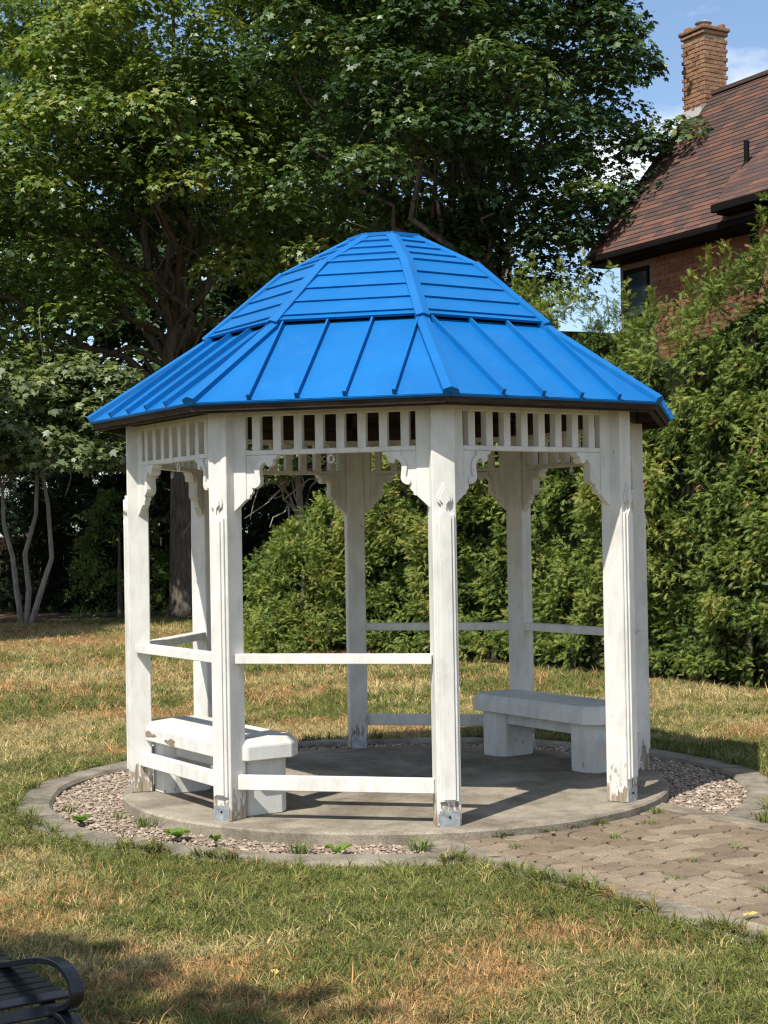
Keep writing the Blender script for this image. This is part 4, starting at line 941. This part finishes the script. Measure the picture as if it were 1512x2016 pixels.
def round_cedar(label, base, rx, hgt, n, tone0, seed, size=.10, mat=None):
    rs_ = np.random.default_rng(seed); t = empty('cedar_shrub', base); tag(t, label, 'shrub')
    a = rs_.random(n) * 6.28; f = rs_.random(n); z_ = hgt * f; rr_ = rx * np.sqrt(np.clip(1 - (f * .97) ** 2.2, 0, 1)) * (.75 + .3 * rs_.random(n))
    C_ = np.stack([rr_ * np.cos(a), rr_ * np.sin(a), z_], -1); out = norm(np.stack([np.cos(a), np.sin(a), .2 + f], -1))
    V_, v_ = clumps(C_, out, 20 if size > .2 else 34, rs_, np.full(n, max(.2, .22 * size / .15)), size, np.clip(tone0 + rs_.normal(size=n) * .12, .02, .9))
    mesh_obj('foliage', poly_mesh('foliage', V_, 3, v_, mat or M['cedar']), None, t)
    mb = MB(); mb.tube([(0, 0, -.05), (0, 0, hgt * .7)], [.07, .02], 7); mesh_obj('trunk', mb.mesh('trunk', M['bark']), None, t)
round_cedar('dark cedar shrub in deep shade beside the young maple', (-6.0, 24.6, LAWN), 1.0, 2.7, 190, .30, 31)
for k, (x, y, rx_, h_, lb) in enumerate([(-9.9, 28.3, 1.7, 3.4, 'added shrub coloured dark as deep shade at the far left edge'), (-7.6, 28.9, 1.7, 3.2, 'added shrub coloured dark as deep shade behind the young maple'), (-5.6, 29.2, 1.7, 3.6, 'added shrub coloured dark as deep shade left of the big trunk'), (-3.4, 29.0, 1.7, 3.4, 'added shrub coloured dark as deep shade right of the big trunk'), (-1.4, 28.0, 1.7, 3.4, 'added shrub coloured dark as deep shade behind the gazebo middle')]):
    round_cedar(lb, (x, y, LAWN), rx_, h_, 190, -.1, 40 + k, .30, M['shade_dark_cedar'])  # added shrubs that fill the dim understory, shade held in their colour
round_cedar('low bright cedar shrub at the left end of the hedge', (-1.25, 12.35, LAWN), .70, 1.75, 150, .62, 32)

# ================================================================== GRASS, WEEDS, LEAVES
def dryness(x, y):
    base = fbm(x * .55 + 3.1, y * .55 + 8.3, 0, 4)
    fine = fbm(x * 3.0, y * 3.0, 2, 3)
    d = (base - .46) * 4.2 + (fine - .5) * 1.6 + .50
    rk = np.hypot(x - KC[0], y - KC[1]); s_ = x * PS.x + y * PS.y; e_ = x * PE.x + y * PE.y
    edge = np.minimum(np.abs(rk - KO), np.where(e_ > 1.8, np.abs(s_ - (S0 - .23)), 9))
    d -= 1.15 * np.exp(-(edge / .30) ** 2)
    return np.clip(d, 0, 1), edge
def blade_tris(X, Y, a, hh, ln_, wd, tipf):
    wx, wy = -np.sin(a) * wd, np.cos(a) * wd; dx, dy = np.cos(a), np.sin(a); z0 = np.zeros_like(X)
    p0 = np.stack([X - wx, Y - wy, z0], -1); p1 = np.stack([X + wx, Y + wy, z0], -1); mx_, my_ = X + dx * ln_ * .36, Y + dy * ln_ * .36
    m0 = np.stack([mx_ - wx * .9, my_ - wy * .9, hh * .68], -1); m1 = np.stack([mx_ + wx * .9, my_ + wy * .9, hh * .68], -1); tp_ = np.stack([X + dx * ln_, Y + dy * ln_, hh * tipf], -1)
    return np.stack([np.stack(q, 1) for q in ((p0, p1, m1), (p0, m1, m0), (m0, m1, tp_))], 1).reshape(-1, 3, 3)
tufts = bpy.data.collections.new('grass_tuft_kinds')
for q_ in range(6):
    rs_ = np.random.default_rng(200 + q_); n = 13; a = rs_.random(n) * 6.28; r_ = .016 * rs_.random(n); X, Y = r_ * np.cos(a), r_ * np.sin(a)
    hh = .018 + .022 * rs_.random(n) ** 1.3; ln_ = hh * (.3 + 1.7 * rs_.random(n)); a += rs_.normal(size=n) * .9; wa = rs_.random(n) * 6.28; wd = .0010 + .0007 * rs_.random(n)
    V_ = blade_tris(X, Y, a, hh, ln_, wd, .75 + .3 * rs_.random(n))
    o = bpy.data.objects.new('tuft_kind', poly_mesh('tuft_kind', V_, 3, np.repeat(rs_.random(n), 3), M['tuft'])); tufts.objects.link(o)
def gn_grass():
    g = bpy.data.node_groups.new('scatter_grass', 'GeometryNodeTree')
    g.interface.new_socket('Geometry', in_out='INPUT', socket_type='NodeSocketGeometry'); g.interface.new_socket('Geometry', in_out='OUTPUT', socket_type='NodeSocketGeometry')
    N_ = g.nodes.new; gi, go = N_('NodeGroupInput'), N_('NodeGroupOutput'); mp_ = N_('GeometryNodeMeshToPoints'); ip = N_('GeometryNodeInstanceOnPoints'); ci = N_('GeometryNodeCollectionInfo')
    ci.inputs['Collection'].default_value = tufts; ci.inputs['Separate Children'].default_value = True; ci.inputs['Reset Children'].default_value = True; ip.inputs['Pick Instance'].default_value = True
    ra = N_('GeometryNodeInputNamedAttribute'); ra.data_type = 'FLOAT_VECTOR'; ra.inputs['Name'].default_value = 'rot'
    sa_ = N_('GeometryNodeInputNamedAttribute'); sa_.data_type = 'FLOAT'; sa_.inputs['Name'].default_value = 'scl'
    l_ = g.links.new
    l_(gi.outputs[0], mp_.inputs['Mesh']); l_(mp_.outputs[0], ip.inputs['Points']); l_(ci.outputs[0], ip.inputs['Instance'])
    l_(ra.outputs['Attribute'], ip.inputs['Rotation']); l_(sa_.outputs['Attribute'], ip.inputs['Scale']); l_(ip.outputs[0], go.inputs[0]); return g
GN = gn_grass()
def grass(label, zones):
    P_, S_, C_ = [], [], []
    for (n, x0, x1, y0, y1, sc0, sc1) in zones:
        x = x0 + (x1 - x0) * rng.random(n); y = y0 + (y1 - y0) * rng.random(n)
        rk = np.hypot(x - KC[0], y - KC[1])
        ok = (rk > KO - .045 + .075 * vnoise(x * 7, y * 7, 1)) & ~in_path(x, y, .235 - .045 * vnoise(x * 6, y * 6, 2), .13)
        ok &= np.abs(x) < 1.3 + .36 * (y + 10.2)
        ok &= ~((x > -1.2) & (y > 12.4 - 1.55 * (x + .5) + .2)) & (y < 22.4)
        x, y = x[ok], y[ok]; n = len(x); d, edge = dryness(x, y)
        kp = rng.random(n) < (1.0 - .35 * d); x, y, d, edge = x[kp], y[kp], d[kp], edge[kp]; n = len(x)
        S_.append((sc0 * .85 + (sc1 * 1.25 - sc0 * .85) * rng.random(n) ** 2.2) * (1.15 - .30 * d) * (1 + .22 * np.exp(-(edge / .08) ** 2)))
        P_.append(np.stack([x, y, np.where((rk[ok][kp] < KO) | in_path(x, y, .228, .14), KZ + .002, LAWN)], -1))
        g = np.array([[.105, .128, .034]]) + rng.random((n, 1)) * np.array([[.105, .10, .036]])
        s1 = np.array([[.30, .235, .11]]) + rng.random((n, 1)) * np.array([[.28, .24, .13]])
        s2 = np.array([[.32, .195, .092]]) + rng.random((n, 1)) * np.array([[.20, .125, .06]])
        orange = (fbm(x * .9 + 40, y * .9, 3, 3) > .52)[:, None] & (rng.random((n, 1)) < .75)
        isd = rng.random(n) < (.10 + .85 * d); C_.append(np.where(isd[:, None], np.where(orange, s2, s1), g))
    P_, S_, C_ = np.concatenate(P_), np.concatenate(S_), np.concatenate(C_); n = len(P_)
    me = bpy.data.meshes.new('grass'); me.vertices.add(n); me.vertices.foreach_set('co', P_.reshape(-1).astype(np.float32))
    rot = np.stack([rng.normal(size=n) * .25, rng.normal(size=n) * .25, rng.random(n) * 6.28], -1)
    for nm, ty, key, dat in (('rot', 'FLOAT_VECTOR', 'vector', rot), ('col', 'FLOAT_VECTOR', 'vector', C_), ('scl', 'FLOAT', 'value', S_)):
        at = me.attributes.new(nm, ty, 'POINT'); at.data.foreach_set(key, dat.reshape(-1).astype(np.float32))
    o = mesh_obj('grass', me); md = o.modifiers.new('scatter', 'NODES'); md.node_group = GN
    return tag(o, label, 'grass', None, 'stuff')
grass('short mixed green and straw grass on the near lawn', [(170000, -3.3, 3.6, -7.2, -1.6, .75, 1.25)])
grass('dry straw-coloured grass on the lawn beyond the gazebo', [(80000, -6, 5, -1.6, 5.0, 1.0, 1.6), (90000, -11, 7, 5.0, 22.4, 1.5, 2.4)])

def tuft(label, x, y, z, n, h, spread, seed):
    rs_ = np.random.default_rng(seed); a = rs_.random(n) * 6.28; r_ = spread * rs_.random(n); hh = h * (.5 + .6 * rs_.random(n)); ln_ = hh * (.4 + 1.0 * rs_.random(n))
    X, Y = r_ * np.cos(a) * .6, r_ * np.sin(a) * .6; V_ = blade_tris(X, Y, a + rs_.normal(size=n) * .5, hh, ln_, .0014 + .001 * rs_.random(n), .8)
    col = np.array([[.085, .13, .028]]) + rs_.random((n, 1)) * np.array([[.09, .09, .03]])
    tag(mesh_obj('grass_tuft', poly_mesh('grass_tuft', V_, 3, np.repeat(col, 3, 0), M['grass']), None, None, (x, y, z)), label, 'grass tuft', 'grass tufts in the paving and gravel')
TZ = -.066
tl = [(.55, -1.735, 'grass tuft at the pad edge nearest the front post'), (.80, -1.62, 'second grass tuft along the pad edge right of the front post'), (.98, -1.52, 'third grass tuft along the pad edge right of the front post'), (1.13, -1.43, 'grass tuft on the pad edge halfway between the entrance posts'),
      (1.50, -1.12, 'grass tuft at the top corner of the path by the right post'), (1.42, -1.42, 'grass tuft in the pavers below the right entrance post'), (.62, -2.02, 'grass tuft on the path near the left edge strip'), (1.16, -1.82, 'grass tuft between pavers in the middle of the path'),
      (1.45, -2.45, 'grass tuft on the lower path joints'), (1.30, -2.85, 'small grass tuft low on the path beside the edge strip'), (1.65, -3.10, 'grass tuft in the path at the right edge of view'), (1.75, -2.15, 'thin grass tuft between pavers far right')]
for i, (x, y, lb) in enumerate(tl): tuft(lb, x, y, TZ, 90 if i < 5 else 60, .06 if i < 5 else .045, .08, 50 + i)
gl = [(-1.46, -1.18, 'grassy weed against the pad below the far left post', 90, .09), (-.52, -2.03, 'grassy weed in the front gravel near the middle', 90, .09), (.12, -2.03, 'grassy weed in the gravel left of the path strip', 90, .10), (-1.66, -.92, 'thin grass patch in the gravel on the left', 40, .07), (-2.02, -.62, 'dry grass wisps at the left end of the gravel', 40, .06)]
for i, (x, y, lb, n, h) in enumerate(gl): tuft(lb, x, y, -.07, n, h, .10, 70 + i)
def weed(label, x, y, n, sz_, seed):
    rs_ = np.random.default_rng(seed); t = empty('weed', (x, y, -.07)); tag(t, label, 'weed', 'broadleaf weeds in the gravel')
    for k in range(n):
        a = 6.28 * k / n + rs_.random() * .8; l_ = sz_ * (.7 + .6 * rs_.random()); m_ = 12; ring = []
        for q_ in range(m_):
            f = 2 * math.pi * q_ / m_; ring.append((l_ * (.55 + .5 * math.cos(f)), l_ * .40 * math.sin(f) * (1 - .25 * math.cos(f)), .02 + .035 * math.sin(math.pi * .5 * (1 + math.cos(f)) / 1.3) + .01 * abs(math.sin(f))))
        V_ = np.array([(x_ * math.cos(a) - y_ * math.sin(a), x_ * math.sin(a) + y_ * math.cos(a), z_) for x_, y_, z_ in ring])[None]
        mesh_obj('leaf', poly_mesh('leaf', V_, m_, np.array([.3 + .7 * rs_.random()]), M['weed']), None, t)
weed('broadleaf weed with several round leaves below the second post', -1.20, -1.60, 9, .075, 81)
weed('small bright weed near the left bend of the kerb', -1.84, -1.10, 8, .06, 82)
weed('tiny broadleaf weed right of the large leafy weed', -.98, -1.76, 5, .04, 83)
weed('two-leaved weed in the front gravel near the kerb', -.32, -2.10, 3, .075, 84)
def fallen(label, x, y, z, sz_, mat, seed):
    rs_ = np.random.default_rng(seed); mb = MB(); n = 8; a0_ = rs_.random() * 6.28; vv = [(0, 0, .012)]
    for k in range(n):
        f = 2 * math.pi * k / n; px, py = sz_ * math.cos(f), sz_ * .42 * math.sin(f); vv.append((px * math.cos(a0_) - py * math.sin(a0_), px * math.sin(a0_) + py * math.cos(a0_), .006 + .5 * abs(py) + .15 * abs(px)))
    mb.add(vv, [(0, 1 + k, 1 + (k + 1) % n) for k in range(n)]); tag(mesh_obj('fallen_leaf', mb.mesh('fallen_leaf', mat), None, None, (x, y, z)), label, 'leaf', 'fallen leaves')
fallen('bright yellow fallen leaf on the near grass', -.48, -4.30, LAWN + .025, .035, M['yleaf'], 91)
fallen('pale yellow fallen leaf on the path edge strip at right', 1.47, -3.62, -.042, .045, M['yleaf'], 92)
fallen('brown fallen leaf where kerb meets the path strip', .48, -2.30, -.04, .035, M['dleaf'], 93)
fallen('brown fallen leaf on the pad edge right of the front post', .84, -1.72, -.045, .03, M['dleaf'], 94)
fallen('rusty fallen leaf on the gravel in front of the pad', -.62, -2.02, -.06, .035, M['dleaf'], 95)
